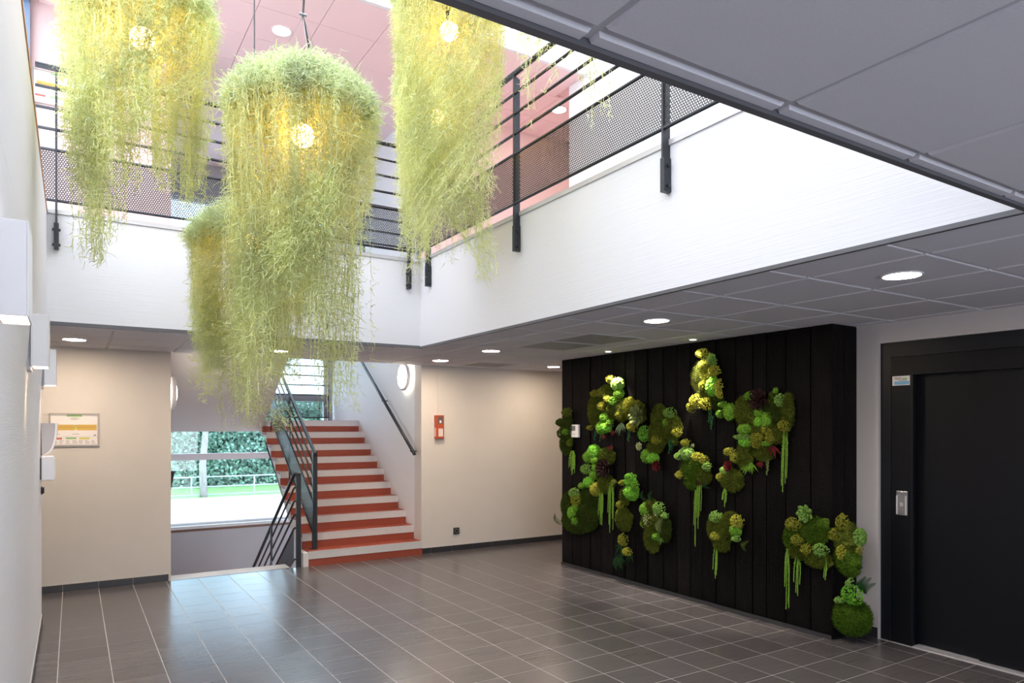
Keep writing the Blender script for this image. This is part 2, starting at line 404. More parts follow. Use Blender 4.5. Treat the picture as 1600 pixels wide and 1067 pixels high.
for x in (-.42, .6, 1.7, 2.8, 3.9, 5.03): sk.box(x, 1, 6.70, x+.05, 6.46, 6.76)
for y in (1.0, 2.8, 4.6, 6.41): sk.box(-.42, y, 6.70, 5.1, y+.05, 6.76)
sky_f = struct('window_skylight', sk, 'window_frame')
for x in (-.37, .65, 1.75, 2.85, 3.95):
    MB().box(x, 1.05, 6.725, x+1.03, 6.41, 6.735).build('pane', 'skylight_glass', sky_f)
# glazed facade strip above the left wall
fm = MB()
for y in (-.1, 1.3, 2.7, 4.1, 5.5, 6.9, 8.05): fm.box(-.41, y, UZ, -.345, y+.06, UC)
fm.box(-.41, -.1, UC-.06, -.35, 8.1, UC).box(-.41, -.1, UZ, -.35, 8.1, UZ+.05).box(-.41, -.1, 4.4, -.35, 8.1, 4.45)
ff = struct('window_facade', fm, 'blue_frame')
for y in (1.36, 2.76, 4.16, 5.56, 6.96):
    MB().box(-.385, y, UZ+.05, -.375, min(y+1.34, 8.05), UC-.06).build('pane', 'skylight_glass', ff)

# ---------------------------------------------------------------- stairwell
SX0, SXM, SX1, YW = .872, 2.305, 3.745, 11.75
struct('wall_stair_right', MB().box(SX1, YB+.2, -1.8, SX1+.2, YW+.3, 5.72).box(SX1, YB, -.2, SX1+.004, YB+.2, 0), 'white_plaster')
struct('wall_stair_left', MB().box(SX0-.2, YB+.2, -1.8, SX0-.004, YW+.3, 5.72), 'grey_wall')
bw = MB().box(SX0, YW, -1.8, SX1, YW+.25, .03).box(SX0, YW, 3.0, SX1, YW+.25, 3.55).box(SX0, YW, 5.15, SX1, YW+.25, 5.72).box(3.68, YW, .03, SX1, YW+.25, 5.2)
struct('wall_stair_back', bw, 'grey_wall')
struct('floor_lower', MB().box(SX0, YB, -1.95, SX1, YW+.3, -1.75), 'red_lino')
def window(name, x0, x1, z0, z1, xs, zs, sill=True):
    m = MB().box(x0, YW+.08, z0, x0+.05, YW+.16, z1).box(x1-.05, YW+.08, z0, x1, YW+.16, z1).box(x0, YW+.08, z0, x1, YW+.16, z0+.04).box(x0, YW+.08, z1-.04, x1, YW+.16, z1)
    for a, b in zs: m.box(x0, YW+.07, a, x1, YW+.165, b)
    for a, b in xs: m.box(a, YW+.072, z0, b, YW+.162, z1)
    r = struct(name, m, 'window_frame')
    X = [x0+.05]+[q for p in xs for q in p]+[x1-.05]; Z = [z0+.04]+[q for p in zs for q in p]+[z1-.04]
    for i in range(0, len(X), 2):
        for j in range(0, len(Z), 2):
            MB().box(X[i], YW+.115, Z[j], X[i+1], YW+.123, Z[j+1]).build('pane', 'window_glass', r)
    if sill:
        MB().box(x0, YW-.03, z0-.045, x1, YW+.25, z0).build('sill', 'stair_white', r)
        MB().box(x0, YW-.012, z0-.085, x1, YW, z0-.045).build('sill_edge', 'sill_brown', r)
    return r
window('window_1', SX0, 3.68, .09, 3.0, [], [(1.10, 1.20), (2.05, 2.17)])
window('window_2', SX0, 3.68, 3.55, 5.15, [(2.2, 2.26)], [(4.35, 4.41)])

# ---------------------------------------------------------------- staircases
RISE, GO, Y0 = .1713, .2582, 8.093
def flight(root, xa, xb, y0, z0, n, sgn, both=True):
    """n risers starting at (y0,z0) climbing towards sgn*y"""
    for k in range(n):
        ya = y0+sgn*GO*k; zt = z0+RISE*(k+1); yb = ya+sgn*(GO+.02 if k < n-1 else .05)
        last = k == n-1
        st = MB().box(xa, ya, zt-RISE, xb, ya+sgn*.03, zt-.086).box(xa+.0, ya+sgn*.012, zt-.04, xb, yb, zt).build('step', 'red_lino', root)
        MB().box(xa, ya-sgn*.006, zt-.086, xb, ya+sgn*.03, zt-.004).box(xa-.002, ya-sgn*.006, zt-.006, xb, ya+sgn*.012, zt+.001).build('nosing', 'nosing_grey', st)
s1 = thing('staircase', 'red staircase with pale nosings climbing to the half landing beside the white wall', 'staircase', (3.0, Y0, 0))
s1.location = (0, 0, 0)
flight(s1, SXM, SX1-.004, Y0, 0, 10, 1)
prof = [(Y0+.03, 0)]
for k in range(10):
    prof += [(Y0+.03+GO*k, RISE*(k+1)-.04), (Y0+.03+GO*(k+1) if k < 9 else 10.52, RISE*(k+1)-.04)]
prof += [(10.52, 1.50), (10.29, 1.47), (8.38, .0-.02)]
MB().prism(prof, 'x', SXM+.0, SX1-.01).build('stair_body', 'stair_white', s1)
land = MB().box(SX0, 10.5, 1.56, SX1-.004, YW-.002, RISE*10-.002)
land.build('landing', 'red_lino', s1)
# white side block beside the first step
MB().box(SXM-.06, Y0+.0, 0, SXM, 8.35, RISE-.01).build('side_block', 'stair_white', s1)
s2 = thing('staircase', 'upper flight of stairs seen from below as a smooth grey sloping soffit', 'staircase')
flight(s2, SX0+.004, SXM-.03, 10.46, RISE*10, 9, -1)
prof = []
for k in range(9):
    y = 10.44-GO*k; z = RISE*(10+k+1)-.042
    prof += [(y, z), (y-GO, z)]
prof = [(10.49, 1.55)]+[(10.49, 1.71)]+prof+[(8.12, 3.1), (8.12, 3.0)]
MB().prism(prof, 'x', SX0+.004, SXM-.004).build('soffit', 'soffit_grey', s2)
s3 = thing('staircase', 'flight of stairs going down under the grey soffit with a pale edge strip', 'staircase')
for k in range(10):
    zt = -RISE*k; y = YB+GO*k
    MB().box(SX0+.004, y, zt-.17 if k else -.17, SXM-.19, y+GO+.02, zt-.001 if k == 0 else zt).build('step', 'red_lino' if k else 'nosing_grey', s3)
MB().box(SX0+.004, YB+.001, -.0005, SXM-.066, YB+.018, .003).build('edge_bar', 'steel', s3)

# ---------------------------------------------------------------- railings
def sheet(pts, d, name, parent, off=(0,0,0)):
    """perforated sheet quad pts (4 world points), thickness vector d; metric UVs"""
    P = [Vector(p) for p in pts]; d = Vector(d)
    vs = [p for p in P]+[p+d for p in P]
    me = bpy.data.meshes.new(name); fs = [(0,1,2,3), (7,6,5,4), (0,4,5,1), (1,5,6,2), (2,6,7,3), (3,7,4,0)]
    me.from_pydata([tuple(v) for v in vs], [], fs); me.materials.append(MATS['perforated_sheet'])
    uvl = me.uv_layers.new(name='UVMap'); U = (P[1]-P[0]).normalized()
    nrm = (P[1]-P[0]).cross(P[3]-P[0]).normalized(); V = nrm.cross(U)
    for l in me.loops:
        q = Vector(me.vertices[l.vertex_index].co)-P[0]
        uvl.data[l.index].uv = (q.dot(U), q.dot(V))
    o = bpy.data.objects.new(name, me); COL.objects.link(o); o.parent = parent; return o
RZ = (4.33, 4.175, 4.02, 3.865, 3.71, 3.33)
def railing(label, axis, fixed, a, b, posts, wall, group=None, top_r=.0215):
    """horizontal balustrade; wall = sign towards the slab face it is bolted to"""
    r = thing('balcony_railing', label, 'railing', group=group)
    P = (lambda t, f, z: (t, f, z)) if axis == 'x' else (lambda t, f, z: (f, t, z))
    for i, z in enumerate(RZ):
        MB().tube([P(a, fixed, z), P(b, fixed, z)], top_r if i == 0 else .0115, 12).build('top_rail' if i == 0 else 'rail', 'anthracite', r, smooth=True)
    z0, z1 = RZ[5], RZ[4]; d = (0, .002, 0) if axis == 'x' else (.002, 0, 0)
    q = [a]+[p for p in posts if a+.1 < p < b-.1]+[b]
    for p0, p1 in zip(q, q[1:]):
        sheet([P(p0+.008, fixed, z0), P(p1-.008, fixed, z0), P(p1-.008, fixed, z1), P(p0+.008, fixed, z1)], d, 'perforated_panel', r)
    for p in posts:
        f0, f1 = fixed-wall*.012, fixed+wall*.044
        m = MB()
        pr = [(f0, 3.15), (f1, 3.15), (f1, RZ[0]-.04), (f0, RZ[0]-.01)]
        m.prism(pr, 'x' if axis == 'x' else 'y', p-.007, p+.007)
        m.build('post', 'anthracite', r)
        bk = MB()
        for s in (-1, 1): bk.prism([(f0, 2.965), (f1-wall*.001, 2.965), (f1-wall*.001, 3.16), (f0, 3.16)], 'x' if axis == 'x' else 'y', p+s*.007, p+s*.016)
        if axis == 'x': bk.box(p-.007, f0, 2.965, p+.007, f1, 3.15)
        else: bk.box(f0, p-.007, 2.965, f1, p+.007, 3.15)
        ob = bk.build('bracket', 'anthracite', r)
        for z in (3.0, 3.115):
            for s in (-1, 1):
                c = (p+s*.016, fixed+wall*.018, z) if axis == 'x' else (fixed+wall*.018, p+s*.016, z)
                MB().cyl(c, .011, s*.011, axis, 8).build('bolt', 'anthracite', ob)
    return r
railing('dark perforated railing along the white right-hand edge of the upper gallery', 'y', 2.875, 1.25, 6.30, (1.34, 2.94, 4.54, 6.12), 1)
railing('dark perforated railing along the far edge of the upper gallery, behind the hanging moss', 'x', 6.325, -.24, 2.85, (-.107, 1.34, 2.787), 1)
r3 = thing('landing_railing', 'dark railing at the upper stairwell behind the gallery', 'railing')
for i, z in enumerate(RZ):
    MB().tube([(2.31, YB+.04, z), (3.74, YB+.04, z)], .02 if i == 0 else .0115, 10).build('rail', 'anthracite', r3, smooth=True)
for x in (2.33, 3.0, 3.71): MB().box(x-.007, YB+.02, UZ-.2, x+.007, YB+.06, RZ[0]).build('post', 'anthracite', r3)

# stair balustrades
def stair_rail(label, x, p0, slope, length, post_specs, sub=(.16, .31, .46, .61), low=1.07, dy=1):
    r = thing('stair_railing', label, 'railing')
    y0, z0 = p0; y1, z1 = y0+length, z0+slope*length
    MB().tube([(x, y0-.03, z0), (x, y0, z0), (x, y1, z1)], .021, 12).build('handrail', 'anthracite', r, smooth=True)
    for s in sub:
        MB().tube([(x, y0+.04, z0-s+slope*.04), (x, y1, z1-s)], .0115, 8).build('rail', 'anthracite', r, smooth=True)
    a, b = sub[-1], low-.08
    MB().tube([(x, y0+.04, z0-b+slope*.04), (x, y1, z1-b)], .0115, 8).build('rail', 'anthracite', r, smooth=True)
    sheet([(x, y0+.04, z0-b+slope*.04), (x, y1, z1-b), (x, y1, z1-a), (x, y0+.04, z0-a+slope*.04)], (.002, 0, 0), 'perforated_panel', r)
    for (py, zb, zt) in post_specs:
        MB().prism([(x-.0, zb), (x+.012, zb), (x+.012, zt), (x-.0, zt-.0)], 'y', py-.005, py+.045).build('post', 'anthracite', r)
    return r
SL = RISE/GO
rr = stair_rail('dark balustrade climbing the red stairs from the post on the first step', 2.40, (8.16, 1.30), SL, 2.2,
           [(8.24, RISE, 1.33), (9.30, RISE*5, 2.02), (10.3, RISE*9, 2.7)])
MB().box(2.36, 8.23, RISE, 2.43, 8.29, RISE+.008).build('foot_plate', 'anthracite', rr)
# the newel seen flat: widen its face towards the hall
MB().box(2.392, 8.215, RISE, 2.445, 8.232, 1.33).build('newel', 'anthracite', rr)
rd = thing('stair_railing', 'dark balustrade descending beside the window from the post at the floor edge', 'railing')
xd = 2.17
MB().box(xd+.0, 8.11, 0, xd+.055, 8.13, 1.085).build('newel', 'anthracite', rd)
for i, s in enumerate((0, .155, .31, .465, .62, .98)):
    z = 1.075-s; r_ = .02 if i == 0 else .0115; L = 2.33
    MB().tube([(xd+.03, 8.12, z), (xd-.01, 8.13, z), (xd-.015, 8.16, z-.015), (xd-.015, 8.13+L, z-.01-SL*L)], r_, 10).build('handrail' if i == 0 else 'rail', 'anthracite', rd, smooth=True)
sheet([(xd-.015, 8.16, .10), (xd-.015, 8.13+2.3, .10-SL*2.27), (xd-.015, 8.13+2.3, .46-SL*2.27), (xd-.015, 8.16, .46)], (.002, 0, 0), 'perforated_panel', rd)
for y in (9.2, 10.4): MB().prism([(y-.03, -1.6), (y+.03, -1.6), (y+.03, 1.02-SL*(y-8.13)), (y-.03, 1.10-SL*(y-8.13))], 'x', xd-.03, xd-.016).build('post', 'anthracite', rd)
# wall handrails
def wall_rail(label, x, wallx, y0, z0, y1, z1, bys):
    r = thing('wall_handrail', label, 'handrail')
    MB().tube([(x, y0, z0), (x, y1, z1)], .021, 12).build('rail', 'anthracite', r, smooth=True)
    s = (z1-z0)/(y1-y0)
    for y in bys:
        z = z0+s*(y-y0)
        MB().tube([(x, y, z-.01), (x, y, z-.05), (wallx, y, z-.05)], .008, 8).build('bracket', 'anthracite', r, smooth=True)
    return r
wall_rail('dark round handrail rising along the white stairwell wall', 3.66, SX1, 7.99+.16, 1.27, 10.45, 2.86, (8.27, 9.25, 10.2))
wall_rail('short end of dark handrail showing past the left wall corner by the window', .955, SX0, 8.75, 1.10, 10.6, 1.10-SL*1.85, (9.0, 10.2))
# railing in front of the landing window
lr = thing('landing_railing', 'dark railing with perforated panel in front of the stair landing window', 'railing')
yl = YW-.10
for i, z in enumerate((2.79, 2.63, 2.47, 2.31, 2.15, 1.775)):
    MB().tube([(2.3, yl, z), (3.66, yl, z)], .018 if i == 0 else .011, 8).build('rail', 'anthracite', lr, smooth=True)
sheet([(2.3, yl, 1.775), (3.65, yl, 1.775), (3.65, yl, 2.15), (2.3, yl, 2.15)], (0, .002, 0), 'perforated_panel', lr)
for x in (2.32, 3.645): MB().box(x, yl-.02, 1.72, x+.012, yl+.02, 2.79).build('post', 'anthracite', lr)

# ---------------------------------------------------------------- lamps
def downlight(label, x, y, z, r, glow, cat='ceiling light', group=None, ring='white_plastic'):
    t = thing('downlight', label, cat, (x, y, z), group)
    MB().ring((0, 0, -.006), r, r+.012, .008).build('trim_ring', ring, t)
    MB().cyl((0, 0, -.004), r+.001, .003, 'z', 32).build('diffuser', glow, t)
    return t
LR = .088
downlight('round ceiling light nearest the lift, largest in view', 3.63, 1.99, H, LR, 'lamp_panel')
downlight('round ceiling light in front of the black wall, second from the lift', 3.645, 3.80, H, LR, 'lamp_panel')
downlight('round ceiling light just left of the big rectangular vent', 3.65, 6.22, H, LR, 'lamp_panel')
downlight('round ceiling light above the red call box, farthest on the right', 3.67, 7.43, H, LR, 'lamp_panel')
downlight('round ceiling light above the framed plan on the left', .01, 7.39, H, LR, 'lamp_panel')
downlight('round ceiling light in front of the stairs, behind the hanging moss', 1.80, 7.38, H, LR, 'lamp_panel')
downlight('small round light at the far left end of the black wall', 5.30, 7.42, H, .075, 'lamp_panel')
downlight('round light in the pink-lit upper ceiling, between the two left moss lamps', 1.822, 7.369, UC, LR, 'upper_lamp_panel')
downlight('round light in the pink-lit upper ceiling behind the right moss lamp', 3.644, 7.382, UC, LR, 'upper_lamp_panel')
downlight('round light in the pink-lit upper ceiling at the white right wall', 5.30, 7.30, UC, LR, 'upper_lamp_panel')
sd = thing('smoke_detector', 'small pale pink smoke detector on the upper ceiling', 'smoke detector', (1.10, 7.25, UC))
MB().cyl((0,0,-.03), .05, .03, 'z', 24, .06).build('body', 'pink_bounce_ceiling', sd, smooth=True)
MB().cyl((0,0,-.038), .02, .01, 'z', 16).build('sensor', 'pink_bounce_grid', sd)
for lab, y in (('small recessed spotlight over the left half of the black wall', 5.61), ('small recessed spotlight over the middle of the black wall', 4.44)):
    t = thing('wall_washer_spotlight', lab, 'spotlight', (4.70, y, H))
    MB().ring((0, 0, -.006), .03, .042, .008).build('trim_ring', 'white_plastic', t)
    MB().cyl((0, 0, -.003), .031, .002, 'z', 20).build('lens', 'spot_glow', t)
    L = bpy.data.lights.new('spot_beam', 'SPOT'); L.energy = 110; L.color = (1, .88, .74); L.spot_size = math.radians(52); L.spot_blend = .5; L.shadow_soft_size = .03
    lo = bpy.data.objects.new('spot_beam', L); COL.objects.link(lo); lo.parent = t; lo.location = (0, 0, -.02); lo.rotation_euler = (0, math.radians(-6), 0)
def round_lamp(label, x, y, z, sgn):
    t = thing('wall_lamp', label, 'wall lamp', (x, y, z))
    MB().cyl((0, 0, 0), .135, sgn*.03, 'x', 40).build('back_plate', 'white_plastic', t)
    m = MB()
    n = 40; pr = [(.165, .03), (.18, .045), (.18, .075), (.16, .085), (.145, .075), (.145, .05)]
    vs = [(sgn*h, r*math.cos(2*PI*k/n), r*math.sin(2*PI*k/n)) for k in range(n) for r, h in pr]
    c = len(pr); fs = [(k*c+j, k*c+(j+1)%c, ((k+1)%n)*c+(j+1)%c, ((k+1)%n)*c+j) for k in range(n) for j in range(c)]
    m.add(vs, fs).build('ring', 'window_frame', t, smooth=True)
    vs = [(sgn*.105, 0, 0)]+[(sgn*h, r*math.cos(2*PI*k/n), r*math.sin(2*PI*k/n)) for r, h in ((.06, .102), (.11, .092), (.146, .06), (.15, .03)) for k in range(n)]
    fs = [(0, 1+k, 1+(k+1)%n) for k in range(n)]+[(1+q*n+k, 1+q*n+(k+1)%n, 1+(q+1)*n+(k+1)%n, 1+(q+1)*n+k) for q in range(3) for k in range(n)]
    MB().add(vs, fs).build('diffuser', 'wall_lamp_glow', t, smooth=True)
round_lamp('round glowing wall lamp on the white stairwell wall above the handrail', SX1, 8.55, 2.275, -1)
round_lamp('round glowing wall lamp half hidden behind the left wall corner by the stairs', SX0, 8.55, 1.99, 1)
for lab, y in (('white box wall sconce nearest the camera at the left edge', 2.47), ('white box wall sconce in the middle of the left wall', 4.47), ('white box wall sconce farthest along the left wall', 6.45)):
    t = thing('wall_sconce', lab, 'wall sconce', (XL, y, 1.936), 'box sconces on the left wall')
    MB().box(0, .02, -.02 if y > 3 else .01, .031, .20, .235).build('mounting_plate', 'pale_grey_plastic', t, bevel=.004)
    MB().box(.031, 0, 0, .036, .22, .278).box(.106, 0, 0, .111, .22, .278).box(.036, 0, 0, .106, .005, .278).box(.036, .215, 0, .106, .22, .278).box(.036, .005, .26, .106, .215, .265).build('shade', 'white_plastic', t, bevel=.002)
    MB().box(.04, .01, .006, .102, .21, .012).build('light_strip', 'sconce_glow', t)
    L = bpy.data.lights.new('sconce_beam', 'SPOT'); L.energy = 5; L.color = (1, .74, .5); L.spot_size = math.radians(70); L.spot_blend = .8; L.shadow_soft_size = .02
    lo = bpy.data.objects.new('sconce_beam', L); COL.objects.link(lo); lo.parent = t; lo.location = (.06, .11, -.005)
# curved white wall bracket and intercom on the left wall
t = thing('wall_bracket', 'curved white quarter-round bracket on the left wall, beside the framed plan', 'wall bracket', (XL, 6.75, 1.39))
def arc(r0, a0, a1, n=12): return [(.118-r0*(1-math.cos(a0+(a1-a0)*k/n))*.55, .26-r0*math.sin(a0+(a1-a0)*k/n)) for k in range(n+1)]
o_ = [(.115*math.cos(k/12*PI/2)**.6+.0, .26-.26*math.sin(k/12*PI/2)) for k in range(13)]
i_ = [(max(x-.018, 0), z) for x, z in o_]
MB().prism(o_+i_[::-1], 'y', 0, .2).build('curved_shell', 'white_plastic', t)
MB().prism([(0, .255)]+[(x-.002, min(z, .255)) for x, z in i_ if x > .004], 'y', .004, .196).build('end_plate', 'pale_grey_plastic', t)
t = thing('intercom_box', 'small white intercom box on the left wall just below the curved bracket', 'wall box', (XL, 6.62, 1.19))
MB().box(0, 0, .01, .012, .12, .18).build('back_plate', 'black_plastic', t)
MB().box(.008, -.005, 0, .095, .125, .195).build('housing', 'white_plastic', t, bevel=.01)
MB().box(.09, .01, .02, .101, .11, .175).build('front_lid', 'white_plastic', t, bevel=.004)
t = thing('push_button', 'small black round button on the left wall below the intercom box', 'button', (XL, 6.85, 1.10))
MB().cyl((0, 0, 0), .034, .012, 'x', 20).build('button_base', 'black_plastic', t); MB().cyl((.012, 0, 0), .026, .01, 'x', 20).build('button_cap', 'black_plastic', t)

# ceiling vents
def vent(label, x0, y0, x1, y1, slats):
    t = thing('ceiling_vent', label, 'ceiling vent')
    z = H-.004; f = .035
    MB().box(x0, y0, z, x1, y0+f, z+.006).box(x0, y1-f, z, x1, y1, z+.006).box(x0, y0+f, z, x0+f, y1-f, z+.006).box(x1-f, y0+f, z, x1, y1-f, z+.006).build('frame', 'ceiling_tile', t)
    MB().box(x0+f, y0+f, z+.003, x1-f, y1-f, z+.0038).build('backing', 'vent_dark', t)
    sp = (x1-x0-2*f)/slats
    for k in range(slats):
        a = x0+f+sp*k
        MB().box(a+sp*.15, y0+f, z-.001, a+sp*.75, y1-f, z+.003).build('slat', 'vent_grey', t, rec=False)
    return t
v1 = vent('long grey slatted air vent in the ceiling before the black wall', 3.66, 4.60, 4.28, 5.80, 16)
MB().box(3.69, 5.17, H-.009, 4.25, 5.21, H-.004).build('cross_bar', 'ceiling_tile', v1)
vent('smaller square slatted vent in the far ceiling above the beige wall', 4.14, 7.35, 4.74, 7.90, 9)

# ---------------------------------------------------------------- things on the walls
def evac_plan(label, x0, z0, w_, h_, yw):
    """framed printed plan hung on a wall facing -y"""
    t = thing('framed_plan', label, 'framed plan', (x0, yw, z0))
    f = .014
    MB().box(0, -.016, 0, w_, 0, f).box(0, -.016, h_-f, w_, 0, h_).box(0, -.016, f, f, 0, h_-f).box(w_-f, -.016, f, w_, 0, h_-f).build('frame', 'frame_metal', t)
    MB().box(f, -.008, f, w_-f, 0, h_-f).build('sheet', 'print_white', t)
    def pr(name, m, *rs):
        q = MB()
        for a, b, c, d in rs: q.box(f+a*(w_-2*f), -.0088, f+b*(h_-2*f), f+c*(w_-2*f), -.008, f+d*(h_-2*f))
        q.build(name, m, t, rec=False)
    pr('title_band', 'print_green', (.34, .93, .66, 1.0)); pr('legend_green', 'print_green', (.32, .19, .54, .245))
    pr('plan_drawing', 'print_yellow', (.06, .48, .5, .67), (.56, .48, .97, .67)); pr('plan_core', 'print_lime', (.5, .50, .56, .65))
    pr('legend_red', 'print_red', (.03, .18, .24, .24)); pr('legend_yellow', 'print_lime', (.60, .18, .82, .24))
    rg = random.Random(3); L = [(.42, .885, .58, .895), (.38, .865, .62, .872), (.43, .83, .56, .84), (.45, .35, .60, .36), (.14, .35, .2, .36), (.91, .30, .96, .33),
         (.0, .955, .34, .96), (.66, .955, .99, .96), (.0, .02, .004, .955), (.992, .02, .996, .955), (.04, .26, .99, .264), (.515, .63, .545, .66)]
    for rrow in range(3):
        for c in range(7):
            x = .05+c*.135; L.append((x, .13-rrow*.045, x+rg.uniform(.05, .11), .14-rrow*.045))
    for k in range(22):
        x = .08+k*.04; L += [(x, .49, x+.003, .56), (x+.01, .60, x+.013, .66)]
    L += [(.06, .565, .97, .572), (.06, .595, .97, .60)]
    pr('print_lines', 'print_dark', *L)
    return t
evac_plan('framed evacuation plan on the beige wall at the lower left', -.20, 1.425, .425, .325, YB)
evac_plan('framed evacuation plan on the pink upper wall behind the left railing', -.335, 4.73, .44, .33, YB-.012)

t = thing('fire_call_box', 'small red call box on the beige wall right of the stairs', 'call box', (3.925, YB, 1.465))
MB().box(0, -.055, 0, .115, 0, .30).build('housing', 'red_plastic', t, bevel=.004)
MB().box(.028, -.0565, .19, .095, -.054, .28).build('window', 'print_dark', t)
MB().box(.05, -.0585, .2, .075, -.056, .235).build('button', 'print_white', t)
MB().box(.035, -.0562, .03, .098, -.0545, .13).build('notice', 'print_white', t)
MB().box(.042, -.057, .11, .09, -.056, .115).box(.042, -.057, .09, .09, -.056, .094).box(.042, -.057, .07, .08, -.056, .074).box(.042, -.057, .05, .088, -.056, .054).build('notice_text', 'print_red', t)
MB().box(-.001, -.05, .03, .0, -.02, .14).build('side_notice', 'print_white', t)
tag(MB().box(3.972, YB-.006, 1.766, 3.978, YB, H).build('cable_conduit', 'greige_wall'), 'thin cable trunking from the red call box up to the ceiling', 'cable')
t = thing('wall_socket', 'black wall socket low on the beige wall under the red call box', 'socket', (4.20, YB, .215))
MB().box(0, -.012, 0, .085, 0, .085).build('plate', 'black_plastic', t, bevel=.002)
MB().ring((0, 0, 0), .02, .028, .004).build('socket_ring', 'screen_grey', t)
t.children[-1].rotation_euler = (PI/2, 0, 0); t.children[-1].location = (.0425, -.012, .0425)
t = thing('thermostat', 'white thermostat with grey display at the left edge of the black wall', 'thermostat', (4.868, 6.30, 1.497))
MB().box(-.028, 0, 0, 0, .15, .145).build('housing', 'white_plastic', t, bevel=.004)
MB().box(-.030, .055, .075, -.027, .135, .13).build('display', 'screen_grey', t)
MB().box(-.030, .06, .03, -.027, .075, .04).box(-.030, .09, .03, -.027, .105, .04).box(-.030, .12, .03, -.027, .135, .04).build('buttons', 'pale_grey_plastic', t)

# lift
lift = thing('lift_door', 'black sliding lift door with black steel surround at the right edge', 'lift door', (XR, 2.2, 0))
lift.location = (0, 0, 0)
xf = XR+.03
MB().box(xf, 2.965, 0, XR+.2, 3.028, 2.248).build('jamb', 'lift_frame', lift)
MB().box(xf-.004, 2.948, 0, xf+.02, 2.966, 2.14).build('jamb_edge', 'lift_frame', lift)
MB().box(xf, 1.36, 2.14, XR+.2, 2.965, 2.248).build('lintel', 'lift_frame', lift)
MB().box(xf-.006, 1.36, 2.0, XR+.2, 2.948, 2.136).build('header_panel', 'lift_black', lift)
MB().box(xf, 2.80, 0, XR+.2, 2.948, 2.0).build('side_panel', 'lift_black', lift)
MB().box(xf-.004, 2.785, 0, xf+.02, 2.80, 2.0).build('panel_edge', 'lift_frame', lift)
MB().box(xf+.075, 2.335, .012, xf+.10, 2.80, 2.0).build('door_leaf', 'lift_black', lift)
MB().box(xf+.04, 1.42, .012, xf+.07, 2.36, 2.0).build('door_leaf', 'lift_black', lift)
MB().box(xf, 1.36, 0, XR+.2, 1.42, 2.0).build('jamb', 'lift_frame', lift)
MB().box(xf-.02, 1.42, 0, xf+.16, 2.785, .006).build('sill', 'alu', lift)
MB().box(XR+.2, 1.36, 0, XR+.24, 3.028, 2.248).build('shaft_backing', 'lift_black', lift)
t = thing('lift_call_plate', 'brushed metal lift call plate with a button on the black side panel', 'call button', (xf, 2.82, .955))
pr = [(0, 0), (-.012, .004), (-.014, .02), (-.008, .09), (-.014, .16), (-.012, .18), (0, .185)]
MB().box(-.0125, 0, 0, -.0005, .085, .185).build('plate', 'steel', t, bevel=.006)
MB().box(-.018, .004, .01, -.010, .016, .15).box(-.018, .069, .01, -.010, .081, .15).build('side_bars', 'alu', t)
MB().cyl((-.012, .0425, .165), .012, -.003, 'x', 16).build('indicator', 'screen_grey', t)
MB().box(-.0135, .022, .02, -.0115, .063, .145).build('push_plate', 'steel', t)
MB().box(-.0145, .033, .072, -.0133, .036, .096).box(-.0145, .049, .072, -.0133, .052, .096).box(-.0145, .036, .093, -.0133, .049, .096).box(-.0145, .036, .072, -.0133, .049, .075).box(-.0145, .041, .078, -.0133, .044, .09).build('button_symbol', 'print_white', t)
t = thing('lift_notice', 'small white and blue notice at the top of the lift side panel', 'notice', (xf, 2.808, 1.925))
MB().box(-.0015, 0, 0, 0, .13, .07).build('card', 'print_white', t, rec=False)
MB().box(-.0022, .004, .006, -.0015, .115, .03).build('blue_band', 'print_blue', t, rec=False)
MB().box(-.0022, .02, .042, -.0015, .06, .054).build('green_mark', 'print_green', t, rec=False)
MB().box(-.0022, .065, .055, -.0015, .12, .059).box(-.0022, .065, .045, -.0015, .11, .049).box(-.0022, .02, .034, -.0015, .08, .037).build('small_print', 'print_dark', t, rec=False)

# ---------------------------------------------------------------- black charred board wall
bwall = struct('wall_feature', MB().box(4.895, 3.225, 0, 5.2, 6.64, H+.0), 'black_basket')
seams = [6.667, 6.456, 6.288, 6.127, 5.931, 5.73, 5.542, 5.386, 5.207, 4.993, 4.808, 4.634, 4.486, 4.328, 4.111, 3.932, 3.79, 3.609, 3.383, 3.2]
rg = random.Random(5)
def board(x0, y0, x1, y1, face):
    m = box(x0, y0, .0, x1, y1, H-.001); o = m.build('board', 'charred_board', bwall, bevel=.003)
    o.data.transform(Matrix.Translation((-x0, -y0, 0))); o.location = (x0, y0, 0)
for k, (b, a) in enumerate(zip(seams, seams[1:])):
    d = rg.choice((0, .003, .006, .009))
    board(4.872+d, a+.006, 4.895, b-.006, 'x')
for a, b in ((4.878, 5.03), (5.033, 5.198)):
    board(a, 3.2, b-.003, 3.225, 'y')
skirting('baseboard_feature', 'y', 4.872, -1, 3.2, 6.66, h=.03, base='black_plastic')
# ---------------------------------------------------------------- moss and plants on it
def dome(cy, cz, ry, rz, d, rg, bump=.12, n=14, full=False, cx=None):
    """bumpy cushion on the plane x=4.872 bulging to -x"""
    vs = []; fs = []; rings = 7 if not full else 12; cx = 4.872 if cx is None else cx
    ph = [rg.uniform(0, 6.28) for _ in range(6)]
    for i in range(rings+1):
        t = (PI/2 if not full else PI)*i/rings
        for k in range(n):
            a = 2*PI*k/n
            w_ = 1+bump*(math.sin(3*a+ph[0])*.5+math.sin(5*a+ph[1]+t*3)*.4+math.sin(9*a+ph[2]-t*5)*.3+math.sin(2*a+ph[3])*.4)
            st = math.sin(t); vs.append((cx-d*math.cos(t)*(1+bump*.6*math.sin(4*a+6*t+ph[4])), cy+ry*st*w_*math.cos(a), cz+rz*st*w_*math.sin(a)))
    for i in range(rings):
        for k in range(n): fs.append((i*n+k, i*n+(k+1)%n, (i+1)*n+(k+1)%n, (i+1)*n+k))
    return vs, fs
